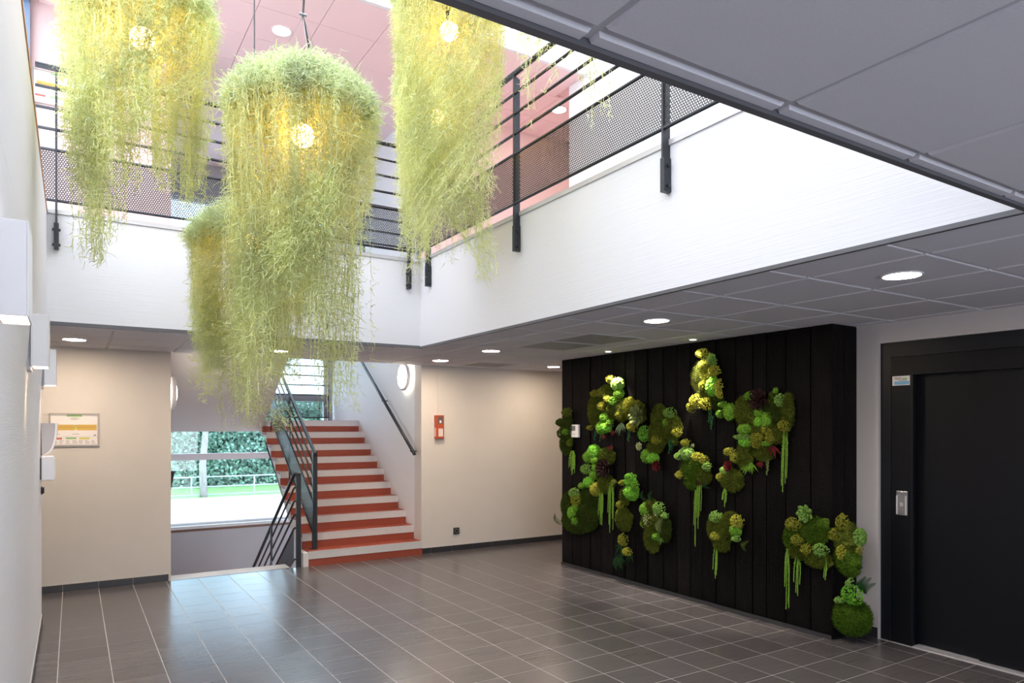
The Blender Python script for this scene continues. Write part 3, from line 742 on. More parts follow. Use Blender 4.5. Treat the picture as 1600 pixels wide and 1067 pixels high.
def fuzz(m, vs, cy, cz, ry, rz, d, rg, cnt, ln, wd, cx=4.872, full=False):
    for _ in range(cnt):
        a = rg.uniform(0, 2*PI); t = math.acos(rg.uniform(-1 if full else 0, 1))
        st, ct = math.sin(t), math.cos(t)
        n_ = Vector((-ct/d, st*math.cos(a)/ry, st*math.sin(a)/rz)).normalized()
        p = Vector((cx-d*ct*.94, cy+ry*st*math.cos(a)*.97, cz+rz*st*math.sin(a)*.97))
        q = (n_+Vector((rg.uniform(-1,1), rg.uniform(-1,1), rg.uniform(-1.1,.7)))*.8).normalized()
        if not full: q.x = -abs(q.x)
        s = q.cross(Vector((rg.uniform(-1,1), rg.uniform(-1,1), rg.uniform(-1,1)))).normalized()*wd
        l = ln*rg.uniform(.5, 1.3)
        m.add([p-s, p+s, p+q*l*.6+s*.7, p+q*l], [(0,1,2), (0,2,3)])
ICO = None
def blob(m, c, r, rg):
    global ICO
    if ICO is None:
        b = bmesh.new(); bmesh.ops.create_icosphere(b, subdivisions=1, radius=1); b.verts.ensure_lookup_table()
        ICO = ([tuple(v.co) for v in b.verts], [tuple(v.index for v in f.verts) for f in b.faces]); b.free()
    j = [r*rg.uniform(.75, 1.2) for _ in ICO[0]]
    m.add([(c[0]+v[0]*q, c[1]+v[1]*q, c[2]+v[2]*q) for v, q in zip(ICO[0], j)], ICO[1])
def petal(c, dirv, up, L, W_, cup, m_, parent):
    """one fleshy leaf: 12-face pointed spoon"""
    c = Vector(c); d = Vector(dirv).normalized(); u = Vector(up).normalized(); s = d.cross(u).normalized()
    vs = []
    for f, wf, h in ((0, .25, 0), (.35, .8, .35), (.7, 1, .75), (.9, .7, 1.05), (1, .12, 1.2)):
        p = c+d*L*f+u*cup*h*f
        vs += [p-s*W_*wf/2+u*cup*.25, p-u*.004, p+s*W_*wf/2+u*cup*.25, p+u*.004]
    fs = []
    for i in range(4):
        for j in range(4): a = i*4; b = a+4; fs.append((a+j, a+(j+1)%4, b+(j+1)%4, b+j))
    fs += [(0,1,2,3), (19,18,17,16)]
    MB().add(vs, fs).build('petal', m_, parent, smooth=True)
GREEN = [
 ('dark leafy moss column at the left edge, behind the white thermostat', [
   ('m', 6.523, 1.584, 0.113, 0.177, 'dk'), ('m', 6.541, 1.417, 0.105, 0.115, 'dk'), ('l', 6.48, 1.782, 0.086, 0.057, 'ol'), ('l', 6.62, 1.668, 0.053, 0.047, 'dk'),
   ('l', 6.497, 1.558, 0.049, 0.04, 'gr'), ('l', 6.42, 1.43, 0.038, 0.042, 'ol'), ('l', 6.593, 1.542, 0.053, 0.063, 'dk'), ('l', 6.558, 1.668, 0.062, 0.042, 'dk'),
   ('t', 6.403, 1.337, 1.069, 0.054, 'gr'),
 ]),
 ('tall moss group with its pale top ball lit by the left spotlight', [
   ('m', 5.997, 1.803, 0.117, 0.188, 'ol'), ('m', 5.815, 1.963, 0.119, 0.097, 'ol'), ('m', 5.697, 1.825, 0.131, 0.124, 'ol'), ('l', 5.712, 2.117, 0.065, 0.048, 'ye'),
   ('b', 5.611, 2.064, 0.086, 0.068, 'lt'), ('b', 5.597, 1.964, 0.071, 0.056, 'gr'), ('l', 5.852, 1.984, 0.075, 0.058, 'yo'), ('l', 5.974, 1.979, 0.061, 0.04, 'yo'),
   ('l', 5.852, 1.839, 0.053, 0.053, 'ye'), ('l', 5.756, 1.913, 0.044, 0.038, 'ye'), ('l', 5.654, 1.89, 0.072, 0.056, 'gr'), ('b', 5.822, 1.712, 0.075, 0.058, 'gr'),
   ('b', 5.89, 1.606, 0.068, 0.073, 'gr'), ('b', 5.807, 1.606, 0.089, 0.058, 'br'), ('m', 5.568, 1.794, 0.113, 0.113, 'ol'), ('l', 5.712, 1.654, 0.044, 0.038, 'gr'),
   ('l', 6.052, 1.605, 0.034, 0.027, 'yo'), ('s', 5.554, 1.662, 0.14, 0, 'si'), ('l', 5.561, 1.737, 0.042, 0.047, 'yo'), ('d', 5.997, 1.566, 1.467, 0.022, 'tq'),
   ('d', 5.905, 1.527, 1.449, 0.021, 'tq'), ('s', 5.845, 1.528, 0.068, 0, 're'), ('s', 5.697, 1.577, 0.057, 0, 're'),
 ]),
 ('moss group with a large grey-green open succulent, right of the tall lit moss group', [
   ('m', 5.455, 1.807, 0.096, 0.103, 'yo'), ('m', 5.333, 1.758, 0.12, 0.101, 'ol'), ('r', 5.28, 1.73, 0.113, 0.113, 'gg'), ('l', 5.299, 1.853, 0.046, 0.032, 'yo'),
   ('l', 5.373, 1.621, 0.075, 0.055, 'yo'), ('d', 5.448, 1.602, 1.463, 0.019, 'tq'),
 ]),
 ('curving moss group ending in a red succulent at its foot', [
   ('m', 5.012, 1.7, 0.099, 0.132, 'ol'), ('m', 5.037, 1.541, 0.125, 0.141, 'ol'), ('m', 4.843, 1.612, 0.119, 0.112, 'ol'), ('m', 5.074, 1.417, 0.101, 0.053, 'ol'),
   ('l', 4.848, 1.75, 0.077, 0.052, 'lg'), ('b', 4.896, 1.647, 0.057, 0.053, 'gr'), ('l', 4.749, 1.561, 0.052, 0.042, 'yo'), ('l', 5.018, 1.489, 0.062, 0.052, 'yo'),
   ('l', 5.201, 1.549, 0.075, 0.083, 'br'), ('r', 5.26, 1.421, 0.046, 0.046, 'pa'), ('b', 5.188, 1.324, 0.052, 0.072, 'gr'), ('b', 5.087, 1.305, 0.078, 0.055, 'br'),
   ('r', 5.012, 1.238, 0.061, 0.061, 're'), ('d', 4.872, 1.543, 1.361, 0.017, 'tq'), ('d', 4.831, 1.543, 1.388, 0.017, 'tq'), ('l', 4.766, 1.475, 0.034, 0.034, 'dk'),
 ]),
 ('chain of round green moss balls with a dark maroon succulent and two tassels', [
   ('b', 6.108, 1.281, 0.076, 0.067, 'gr'), ('b', 5.993, 1.344, 0.096, 0.079, 'br'), ('b', 5.88, 1.334, 0.041, 0.045, 'gr'), ('b', 5.972, 1.253, 0.079, 0.055, 'gr'),
   ('l', 6.118, 1.147, 0.103, 0.06, 'lg'), ('b', 5.982, 1.174, 0.051, 0.055, 'gr'), ('b', 6.013, 1.087, 0.062, 0.052, 'gr'), ('b', 6.097, 1.002, 0.08, 0.061, 'br'),
   ('b', 6.226, 0.953, 0.057, 0.038, 'gr'), ('b', 5.982, 0.931, 0.07, 0.081, 'yo'), ('m', 5.82, 1.298, 0.139, 0.078, 'ol'), ('s', 5.722, 1.416, 0.064, 0, 're'),
   ('m', 5.82, 1.001, 0.123, 0.097, 'ol'), ('r', 5.79, 1.177, 0.116, 0.116, 'da'), ('t', 5.884, 0.906, 0.556, 0.045, 'gr'), ('t', 5.722, 1.008, 0.498, 0.047, 'gr'),
 ]),
 ('wide dark moss mound with a light lichen streak at lower left of the black wall', [
   ('m', 6.494, 0.705, 0.12, 0.152, 'dk'), ('m', 6.118, 0.714, 0.192, 0.24, 'dk'), ('m', 6.358, 0.54, 0.258, 0.13, 'dk'), ('m', 6.076, 0.824, 0.147, 0.119, 'dk'),
   ('l', 6.336, 0.863, 0.1, 0.061, 'lg'), ('l', 6.303, 0.791, 0.102, 0.075, 'yo'), ('b', 6.392, 0.633, 0.072, 0.082, 'gr'), ('b', 6.325, 0.708, 0.062, 0.054, 'gr'),
   ('l', 6.314, 0.545, 0.058, 0.049, 'gr'), ('f', 6.611, 0.469, 6.706, 0.6, 'dk'),
 ]),
 ('bright double moss ball above a square olive moss patch', [
   ('l', 5.396, 1.099, 0.081, 0.049, 'br'), ('b', 5.411, 1.054, 0.079, 0.049, 'br'), ('b', 5.396, 0.947, 0.099, 0.08, 'br'), ('l', 5.322, 1.011, 0.043, 0.063, 'gr'),
   ('l', 5.513, 1.037, 0.038, 0.03, 'yo'), ('m', 5.513, 0.898, 0.047, 0.085, 'ol'), ('l', 5.551, 0.809, 0.045, 0.042, 'yo'), ('m', 5.536, 0.656, 0.116, 0.115, 'ol'),
 ]),
 ('small leafy green clump, lowest on the left half of the black wall', [
   ('l', 5.513, 0.449, 0.067, 0.068, 'yo'), ('l', 5.447, 0.335, 0.055, 0.046, 'ye'), ('s', 5.543, 0.395, 0.16, 0, 'dg'), ('s', 5.573, 0.251, 0.151, 0, 'dg'),
   ('s', 5.425, 0.323, 0.108, 0, 'dg'), ('f', 5.573, 0.291, 5.619, 0.122, 'dg'), ('f', 5.543, 0.295, 5.513, 0.141, 'dg'),
 ]),
 ('moss group with two pale rosettes and an olive beard, lower middle of the black wall', [
   ('f', 5.185, 0.868, 5.206, 0.981, 'dg'), ('f', 5.09, 0.876, 5.077, 0.991, 'dg'), ('b', 5.199, 0.79, 0.071, 0.073, 'gr'), ('m', 5.124, 0.835, 0.075, 0.057, 'ol'),
   ('m', 5.13, 0.682, 0.122, 0.095, 'ol'), ('m', 5.117, 0.522, 0.095, 0.143, 'ol'), ('m', 4.932, 0.631, 0.064, 0.12, 'dk'), ('r', 5.13, 0.696, 0.065, 0.065, 'pa'),
   ('l', 4.991, 0.82, 0.079, 0.07, 'lg'), ('r', 5.01, 0.785, 0.047, 0.047, 'pa'), ('b', 5.233, 0.646, 0.036, 0.041, 'gr'), ('f', 5.01, 0.565, 4.919, 0.743, 'gg'),
   ('l', 4.9, 0.764, 0.033, 0.028, 'lg'), ('s', 4.997, 0.566, 0.112, 0, 'lg'), ('l', 5.023, 0.544, 0.039, 0.037, 'gr'),
 ]),
 ('tall yellow-green lichen group under the right spotlight with a fern on its left side', [
   ('m', 4.394, 2.115, 0.084, 0.113, 'yo'), ('m', 4.383, 1.932, 0.101, 0.112, 'ol'), ('l', 4.439, 2.279, 0.07, 0.045, 'ye'), ('b', 4.35, 2.219, 0.045, 0.054, 'lt'),
   ('l', 4.305, 2.194, 0.028, 0.047, 'lg'), ('l', 4.417, 2.177, 0.057, 0.052, 'yo'), ('l', 4.295, 2.117, 0.063, 0.047, 'ye'), ('b', 4.327, 1.973, 0.068, 0.088, 'br'),
   ('l', 4.24, 1.952, 0.034, 0.089, 'ye'), ('l', 4.417, 1.986, 0.047, 0.054, 'yo'), ('l', 4.508, 1.85, 0.083, 0.07, 'ye'), ('l', 4.394, 1.829, 0.07, 0.062, 'ye'),
   ('l', 4.566, 1.798, 0.049, 0.053, 'yo'), ('m', 4.295, 1.835, 0.065, 0.059, 'dk'), ('f', 4.485, 1.902, 4.471, 2.225, 'ol'), ('d', 4.372, 1.777, 1.656, 0.022, 'tq'),
   ('d', 4.35, 1.707, 1.587, 0.014, 'tq'),
 ]),
 ('green moss group with three long thin trailing tassels, middle of the black wall', [
   ('m', 4.552, 1.233, 0.16, 0.114, 'gd'), ('m', 4.594, 1.116, 0.068, 0.071, 'gd'), ('m', 4.436, 1.176, 0.068, 0.069, 'ol'), ('l', 4.637, 1.467, 0.048, 0.038, 'yo'),
   ('s', 4.566, 1.462, 0.039, 0, 'pa'), ('b', 4.637, 1.37, 0.089, 0.062, 'lg'), ('l', 4.724, 1.341, 0.038, 0.039, 'lg'), ('l', 4.494, 1.343, 0.06, 0.044, 'ye'),
   ('l', 4.412, 1.315, 0.042, 0.044, 'yo'), ('l', 4.379, 1.26, 0.038, 0.045, 'lg'), ('l', 4.715, 1.166, 0.036, 0.037, 'ye'), ('f', 4.428, 1.127, 4.347, 1.064, 'dg'),
   ('s', 4.494, 1.116, 0.044, 0, 're'), ('t', 4.544, 1.03, 0.522, 0.014, 'gr'), ('t', 4.51, 1.071, 0.691, 0.012, 'gr'), ('t', 4.482, 1.085, 0.808, 0.015, 'gr'),
 ]),
 ('narrow moss column with a small red succulent at its lower left and two balls', [
   ('l', 4.193, 1.808, 0.046, 0.03, 'gr'), ('l', 4.225, 1.728, 0.032, 0.036, 'gr'), ('b', 4.14, 1.747, 0.058, 0.076, 'gr'), ('m', 3.978, 1.753, 0.113, 0.126, 'ol'),
   ('b', 3.978, 1.593, 0.072, 0.049, 'gr'), ('b', 3.973, 1.486, 0.068, 0.044, 'br'), ('l', 3.99, 1.53, 0.098, 0.023, 'lg'), ('m', 3.99, 1.374, 0.074, 0.117, 'ol'),
   ('l', 4.124, 1.399, 0.062, 0.039, 'yo'), ('l', 4.069, 1.352, 0.037, 0.049, 'yo'), ('r', 4.136, 1.275, 0.051, 0.051, 're'), ('b', 4.199, 1.232, 0.049, 0.038, 'lg'),
   ('l', 4.225, 1.175, 0.033, 0.04, 'yo'), ('m', 4.13, 1.151, 0.114, 0.089, 'ol'), ('s', 3.92, 1.319, 0.126, 0, 'gr'), ('s', 3.955, 1.298, 0.087, 0, 'gr'),
   ('t', 4.187, 1.067, 0.917, 0.028, 'gr'),
 ]),
 ('wide moss group with a blackish rosette on top and one thick long tassel', [
   ('m', 3.688, 1.738, 0.104, 0.139, 'dk'), ('m', 3.565, 1.745, 0.044, 0.137, 'ol'), ('m', 3.799, 1.409, 0.092, 0.068, 'ol'), ('m', 3.677, 1.571, 0.098, 0.083, 'ol'),
   ('m', 3.833, 1.589, 0.08, 0.105, 'ol'), ('l', 3.908, 1.872, 0.049, 0.048, 'gr'), ('r', 3.81, 1.845, 0.099, 0.099, 'da'), ('b', 3.677, 1.91, 0.024, 0.026, 'gr'),
   ('l', 3.618, 1.829, 0.041, 0.055, 'lg'), ('b', 3.831, 1.736, 0.052, 0.044, 'gr'), ('b', 3.743, 1.674, 0.058, 0.072, 'gr'), ('b', 3.833, 1.651, 0.049, 0.053, 'br'),
   ('b', 3.782, 1.589, 0.045, 0.038, 'yo'), ('l', 3.699, 1.543, 0.05, 0.071, 'yo'), ('l', 3.827, 1.494, 0.079, 0.067, 'yo'), ('l', 3.833, 1.541, 0.057, 0.025, 'yo'),
   ('l', 3.743, 1.476, 0.029, 0.021, 'gr'), ('s', 3.693, 1.459, 0.121, 0, 're'), ('s', 3.822, 1.323, 0.057, 0, 're'), ('d', 3.756, 1.354, 1.222, 0.015, 'gg'),
   ('l', 3.58, 1.626, 0.053, 0.045, 'yo'), ('t', 3.586, 1.571, 1.094, 0.028, 'gr'),
 ]),
 ('compact square moss patch with a single short tassel, between the long tassels', [
   ('m', 4.261, 0.709, 0.14, 0.135, 'ol'), ('m', 4.138, 0.772, 0.109, 0.098, 'ol'), ('m', 4.245, 0.577, 0.081, 0.051, 'ol'), ('l', 4.284, 0.817, 0.065, 0.055, 'lg'),
   ('b', 4.078, 0.726, 0.062, 0.057, 'gr'), ('l', 4.049, 0.807, 0.067, 0.059, 'ye'), ('l', 4.052, 0.658, 0.038, 0.026, 'lg'), ('l', 4.284, 0.651, 0.05, 0.039, 'ye'),
   ('f', 3.991, 0.566, 3.919, 0.658, 'dk'), ('t', 4.292, 0.546, 0.275, 0.025, 'gr'),
 ]),
 ('large low moss group with a pale green rosette on top and three tassels', [
   ('m', 3.33, 0.815, 0.124, 0.101, 'gd'), ('m', 3.508, 0.736, 0.091, 0.105, 'gd'), ('m', 3.469, 0.638, 0.081, 0.057, 'ol'), ('m', 3.306, 0.607, 0.111, 0.065, 'ol'),
   ('m', 3.115, 0.778, 0.095, 0.118, 'ol'), ('m', 3.115, 0.638, 0.093, 0.118, 'gd'), ('m', 3.081, 0.568, 0.055, 0.064, 'gd'), ('r', 3.38, 0.944, 0.074, 0.074, 'lg'),
   ('l', 3.495, 0.846, 0.073, 0.057, 'yo'), ('l', 3.457, 0.726, 0.051, 0.047, 'yo'), ('l', 3.374, 0.664, 0.052, 0.047, 'yo'), ('l', 3.257, 0.676, 0.06, 0.055, 'lg'),
   ('l', 3.121, 0.901, 0.048, 0.065, 'yo'), ('l', 3.185, 0.801, 0.049, 0.05, 'yo'), ('l', 3.121, 0.674, 0.037, 0.065, 'ye'), ('b', 3.022, 0.796, 0.034, 0.066, 'lg'),
   ('l', 2.979, 0.712, 0.013, 0.027, 'yo'), ('t', 3.559, 0.637, 0.163, 0.03, 'gr'), ('t', 3.469, 0.593, 0.285, 0.026, 'gr'), ('t', 3.223, 0.62, 0.456, 0.019, 'gr'),
 ]),
 ('bushy dark moss ball topped with bright lichen at the foot of the black wall corner', [
   ('b', 3.092, 0.191, 0.127, 0.127, 'gd'), ('l', 3.046, 0.372, 0.088, 0.077, 'br'), ('l', 3.058, 0.46, 0.018, 0.034, 'lg'), ('l', 3.138, 0.315, 0.038, 0.024, 'lg'),
   ('f', 3.013, 0.4, 2.925, 0.511, 'dg'), ('f', 3.002, 0.402, 2.892, 0.476, 'dg'), ('f', 3.013, 0.4, 2.968, 0.514, 'dg'),
 ]),
]
for gi, (label, items) in enumerate(GREEN):
    rg = random.Random(100+gi)
    z_lo = min(i[2] for i in items)
    root = thing('moss_arrangement', label, 'plant arrangement', (4.872, items[0][1], items[0][2]), 'preserved plant arrangements on the black wall')
    A = At(root); corner = gi == 15
    lift_ = 0
    for it in items:
        t, cy, cz, a, b, col = it if len(it) == 6 else it[:5]+(it[-1],)
        side = cy < 3.22
        cx = 4.96 if side else 4.866
        if side and t in 'ml': cx = 4.93
        if t == 'm':
            d = .045+.02*rg.random(); full = side
            m = MB(); vs, fs = dome(cy, cz, a, b, d if not side else .07, rg, .24, 30, full, cx); m.add(vs, fs)
            fuzz(m, vs, cy, cz, a, b, d+.008, rg, int(700+110000*a*b), .028, .0024, cx, full)
            A(m, 'moss_mat', 'plant_'+col, rec=False)
        elif t == 'b':
            big = a > .1; d = max(a, b)*.9 if not big else .12
            m = MB(); vs, fs = dome(cy, cz, a, b, d, rg, .05, 20, side or big, cx-(.02 if not side else 0)); m.add(vs, fs)
            fuzz(m, vs, cy, cz, a, b, d, rg, 260 if not big else 6500, .006 if not big else .032, .0014 if not big else .003, cx-(.02 if not side else 0), side or big)
            for _ in range(60 if not big else 0):
                th = math.acos(rg.random()); al = rg.uniform(0, 6.28)
                blob(m, (cx-.02-d*math.cos(th)*.92, cy+a*math.sin(th)*math.cos(al)*.95, cz+b*math.sin(th)*math.sin(al)*.95), max(a, b)*.16, rg)
            A(m, 'moss_cushion', 'plant_'+col, rec=False)
        elif t == 'l':
            m = MB(); n = int(130+30000*a*b)
            for _ in range(n):
                al = rg.uniform(0, 2*PI); rr_ = math.sqrt(rg.random()); h = .075*math.sqrt(max(0, 1-rr_*rr_))*rg.uniform(.6, 1.1)+.015
                blob(m, (cx-h-.01, cy+a*rr_*math.cos(al), cz+b*rr_*math.sin(al)), rg.uniform(.0035, .0078), rg)
            A(m, 'lichen_clump', 'plant_'+col, rec=False)
        elif t == 'r':
            q = bpy.data.objects.new('succulent', None)
            core = MB(); blob(core, (4.872-.055, cy, cz), a*.22, rg); q = A(core, 'succulent', 'plant_'+col)
            for ring_i, (np_, rad, tilt) in enumerate(((7, 1.0, .25), (6, .72, .6), (4, .42, 1.1))):
                for k in range(np_):
                    al = 2*PI*(k+.5*ring_i)/np_+rg.uniform(-.12, .12)
                    dv = Vector((-tilt*.6, math.cos(al), math.sin(al)))
                    n0 = len(bpy.data.objects)
                    petal(Vector((4.872-.05-.01*ring_i, cy, cz))-root.location, dv, (-1, 0, 0), a*rad, a*rad*.62, a*.22, 'plant_'+col, q)
        elif t == 't':
            m = MB(); z0, z1, hw = cz, a, b; ns_ = max(3, int(hw/.0045)); ns_ = min(ns_, 11)
            for k in range(ns_):
                f = (k+.5)/ns_*2-1; L_ = (z0-z1)*(1 if k == ns_//2 else rg.uniform(.55, .98)); yy = cy+f*hw*.9; xx = 4.872-.03-rg.random()*.03
                seg = max(6, int(L_/.016)); pts = []
                for s_ in range(seg+1):
                    u_ = s_/seg; pts.append((xx+.02*math.sin(u_*2)*0+.012*(1-u_), cy+(yy-cy)*min(1, .35+u_*2.2)+rg.uniform(-.0015, .0015), z0-L_*u_))
                for s_, p in enumerate(pts):
                    for _q in range(2): blob(m, (p[0]+rg.uniform(-.002, .002), p[1]+rg.uniform(-.003, .003), p[2]+rg.uniform(-.006, .006)), .0052*(1-.45*s_/seg), rg)
                m.tube([pts[0], pts[len(pts)//2], pts[-1]], .0035, 5)
            A(m, 'hanging_tassel', 'tassel_green', rec=False)
        elif t == 'd':
            m = MB(); z0, z1, hw = cz, a, b
            for k in range(2):
                z = z0; yy = cy+(k-.5)*hw
                while z > z1+(0 if k else .04):
                    blob(m, (4.872-.03+rg.uniform(-.006, .006), yy+rg.uniform(-.006, .006), z), .0062, rg); z -= .010
                m.tube([(4.872-.03, yy, z0), (4.872-.03, yy, z)], .0012, 4)
            A(m, 'bead_string', 'plant_'+col, rec=False)
        elif t == 'f':
            ya, za, yb, zb = it[1:5]; m = MB(); n = 20
            P0 = Vector((cx-.03, ya, za)); P1 = Vector((cx-.05 if not side else cx-.02, yb, zb)); D = P1-P0; Lf = D.length; D.normalize()
            S = D.cross(Vector((-1, 0, 0))).normalized(); pts = []
            for k in range(n+1):
                u_ = k/n; pts.append(P0+D*Lf*u_+Vector((-1, 0, 0))*.05*math.sin(u_*PI)-S*.04*u_*u_*Lf)
            m.tube(pts[::4]+[pts[-1]], .0018, 4)
            for k in range(1, n):
                u_ = k/n; ll = Lf*.38*(1-u_)**.6*min(1, .4+u_*3)
                for sg in (-1, 1):
                    p = pts[k]; q = p+S*sg*ll+D*ll*.35-Vector((-1, 0, 0))*ll*.15; w2 = D*.0028
                    m.add([p-w2, p+w2, p+(q-p)*.6+w2*.9, q, p+(q-p)*.6-w2*.9], [(0,1,2,3,4)])
            A(m, 'fern_frond', 'plant_'+col, rec=False)
        elif t == 's':
            L_ = a; n = 9 if col != 're' else 4; m = MB()
            for k in range(n):
                al = -PI/2+(k/(n-1)-.5)*(1.9 if col != 'dg' else 2.6); p = Vector((4.872-.035, cy, cz)); dv = Vector((-.15-.2*rg.random(), math.cos(al), math.sin(al)))
                l = L_*rg.uniform(.6, 1); wd = .007 if col not in ('re',) else .011
                s_ = dv.cross(Vector((-1, 0, 0))).normalized()*wd; g_ = Vector((.05, 0, -.12))*l
                m.add([p-s_*.4, p+s_*.4, p+dv*l*.5+s_, p+dv*l*.5-s_, p+dv*l+g_, p+dv*l*.5+Vector((.004, 0, 0))], [(0,1,2,3), (3,2,4), (0,3,5), (1,2,5)])
            A(m, 'strap_leaves', 'plant_'+col, rec=False)

# ---------------------------------------------------------------- hanging moss lamps
def moss_lamp(label, x, y, zb, R, zbot, top, seed, n_str, wires=False, sparse=1.0, gaps=0, zcord=6.70):
    """globe bulb under a black wire basket with Spanish moss draped over it; bottoms of the strands fall to zbot"""
    rg = np.random.default_rng(seed)
    t = thing('moss_pendant_lamp', label, 'pendant lamp', (x, y, zb), 'hanging moss lamps')
    zt = top-zb
    b = bmesh.new(); bmesh.ops.create_uvsphere(b, u_segments=20, v_segments=12, radius=.062)
    me = bpy.data.meshes.new('globe_bulb'); b.to_mesh(me); b.free(); me.materials.append(MATS['bulb_glow'])
    me.polygons.foreach_set('use_smooth', [True]*len(me.polygons))
    o = bpy.data.objects.new('globe_bulb', me); COL.objects.link(o); o.parent = t
    MB().tube([(0, 0, .055), (0, 0, .13)], .022, 12).build('lamp_socket', 'black_plastic', t)
    bk = MB(); rb = R*.80; zr = zt-.26
    for k in range(16):
        a = 2*PI*k/16
        bk.tube([(rb*f*math.cos(a), rb*f*math.sin(a), zr+(zt-.03-zr)*math.sqrt(max(0, 1-f*f))) for f in (0, .35, .65, .88, 1)], .004, 4)
    for f in (.8, .5):
        z = zr+(zt-.03-zr)*math.sqrt(max(0, 1-f*f))
        bk.tube([(rb*f*math.cos(2*PI*k/24), rb*f*math.sin(2*PI*k/24), z) for k in range(25)], .004, 4)
    bk.build('wire_basket', 'black_basket', t)
    hz = zcord-zb
    if wires:
        c = MB().tube([(0, 0, .12), (.05, .0, zt), (.03, 0, zt+.16), (.0, 0, zt+.3), (.012, 0, zt+.5), (0, 0, hz)], .006, 6)
    else: c = MB().tube([(0, 0, .12), (.004, 0, zt+.1), (0, 0, hz)], .0045, 6)
    c.build('cord', 'black_plastic', t, smooth=True)
    if wires:
        for a in (.4, 2.5, 4.6):
            MB().tube([(0, 0, zt+.30), (rb*.7*math.cos(a), rb*.7*math.sin(a), zt-.08)], .0016, 4).build('suspension_wire', 'steel', t)
        MB().tube([(-.02, 0, zt+.31), (.02, 0, zt+.31)], .008, 6).build('clamp', 'steel', t)
    # strands : walk over the dome to the rim, then hang
    S = n_str; segs = 46
    az = rg.uniform(0, 2*np.pi, S); nb = 13 if gaps == 0 else 9
    bl = rg.uniform(.62, 1.0, nb); bl[rg.integers(0, nb, 3)] = 1.0
    if gaps: bl[::2] *= .74
    ph = rg.uniform(0, 6.28)
    ti = ((az+ph)/(2*np.pi)*nb).astype(int) % nb
    cen = (ti+.5)/nb*2*np.pi-ph
    full_len = (zr-(zbot-zb))*bl[ti]*(1-.40*rg.random(S)**2.0)
    rad = R*(.70+.30*rg.random(S)**.5)
    inner = rg.random(S) < .22; rad[inner] *= rg.uniform(.3, .9, inner.sum())
    full_len[inner] *= .9
    s = np.linspace(0, 1, segs)[None, :]
    dome_l = .42; tot = dome_l+full_len[:, None]
    l = s*tot; on = l < dome_l
    f = np.clip(l/dome_l, 0, 1)
    st0 = (rg.random(S)**1.25*.9)[:, None]; fr = st0+(1-st0)*f
    r_ = rad[:, None]*np.sin(fr*np.pi/2)**.9
    zz = np.where(on, zr+(zt-zr)*np.cos(fr*np.pi/2)+.01, zr-(l-dome_l))
    h = np.clip((l-dome_l)/np.maximum(full_len[:, None], .01), 0, 1)
    aa = az[:, None]+(cen-az)[:, None]*.45*h**2.0+np.cumsum(rg.normal(0, .012, (S, segs)), 1)
    r_ = r_*(1-.16*h)+np.cumsum(rg.normal(0, .004, (S, segs)), 1)
    P = np.stack([r_*np.cos(aa), r_*np.sin(aa), zz], 2)
    pale_all = []; 
    V = []; F = []; nv = 0
    def ribbons(base, d1, d2, ln, wd):
        """curved two-segment twigs: base points, start and end directions"""
        N = len(base); side = np.cross(d1, rg.normal(size=(N, 3))); side /= np.linalg.norm(side, axis=1)[:, None]+1e-9
        d3 = d2*.5+rg.normal(0, .8, (N, 3)); d3 /= np.linalg.norm(d3, axis=1)[:, None]+1e-9
        m1 = base+d1*(ln*.36)[:, None]; m2 = m1+d2*(ln*.36)[:, None]; m3 = m2+d3*(ln*.32)[:, None]; sw = side*wd
        v = np.stack([base-sw, base+sw, m1+sw, m1-sw, m2+sw*.8, m2-sw*.8, m3], 1).reshape(-1, 3)
        k = np.arange(N)[:, None]*7
        return v, np.concatenate([np.concatenate([k+0, k+1, k+2, k+3], 1), np.concatenate([k+3, k+2, k+4, k+5], 1)]), np.concatenate([k+5, k+4, k+6], 1)
    per = 1.0
    idx = rg.random((S, segs)) < .95*sparse
    base = P[idx]; nrm = np.zeros_like(base); nrm[:, :2] = base[:, :2]; nrm /= np.linalg.norm(nrm, axis=1)[:, None]+1e-6
    ontop = (base[:, 2] > zr-.02)
    nrm[ontop, 2] = .8; extra = np.repeat(base[ontop], 2, 0)+rg.normal(0, .02, (2*int(ontop.sum()), 3)); base = np.concatenate([base, extra]); nrm = np.concatenate([nrm, np.repeat(nrm[ontop], 2, 0)])
    outV, outQ, outT = [], [], []; off = 0
    K = 2
    for rep in range(K):
        N = len(base)
        bs = base+rg.normal(0, .007, (N, 3))
        d1 = nrm*.75+rg.normal(0, .75, (N, 3)); d1[:, 2] -= .35; d1 /= np.linalg.norm(d1, axis=1)[:, None]
        d2 = d1*.5+rg.normal(0, .7, (N, 3)); d2[:, 2] -= .45; d2 /= np.linalg.norm(d2, axis=1)[:, None]
        v, q, tr = ribbons(bs, d1, d2, rg.uniform(.03, .085, N), .0017)
        outV.append(v); outQ.append(q+off); outT.append(tr+off); off += len(v)
    # the strands' own stems
    a0 = P[:, :-1].reshape(-1, 3); a1 = P[:, 1:].reshape(-1, 3); sd = rg.normal(size=a0.shape); sd[:, 2] = 0
    sd /= np.linalg.norm(sd, axis=1)[:, None]; sd *= .0017
    v = np.stack([a0-sd, a0+sd, a1+sd, a1-sd], 1).reshape(-1, 3); k = np.arange(len(a0))[:, None]*4
    outV.append(v); outQ.append(np.concatenate([k, k+1, k+2, k+3], 1)+off)
    V = np.concatenate(outV); Q = np.concatenate(outQ); T = np.concatenate(outT)
    me = bpy.data.meshes.new('spanish_moss'); nl = Q.size+T.size; nf = len(Q)+len(T)
    me.vertices.add(len(V)); me.vertices.foreach_set('co', V.astype(np.float32).ravel())
    me.loops.add(nl); me.loops.foreach_set('vertex_index', np.concatenate([Q.ravel(), T.ravel()]).astype(np.int32))
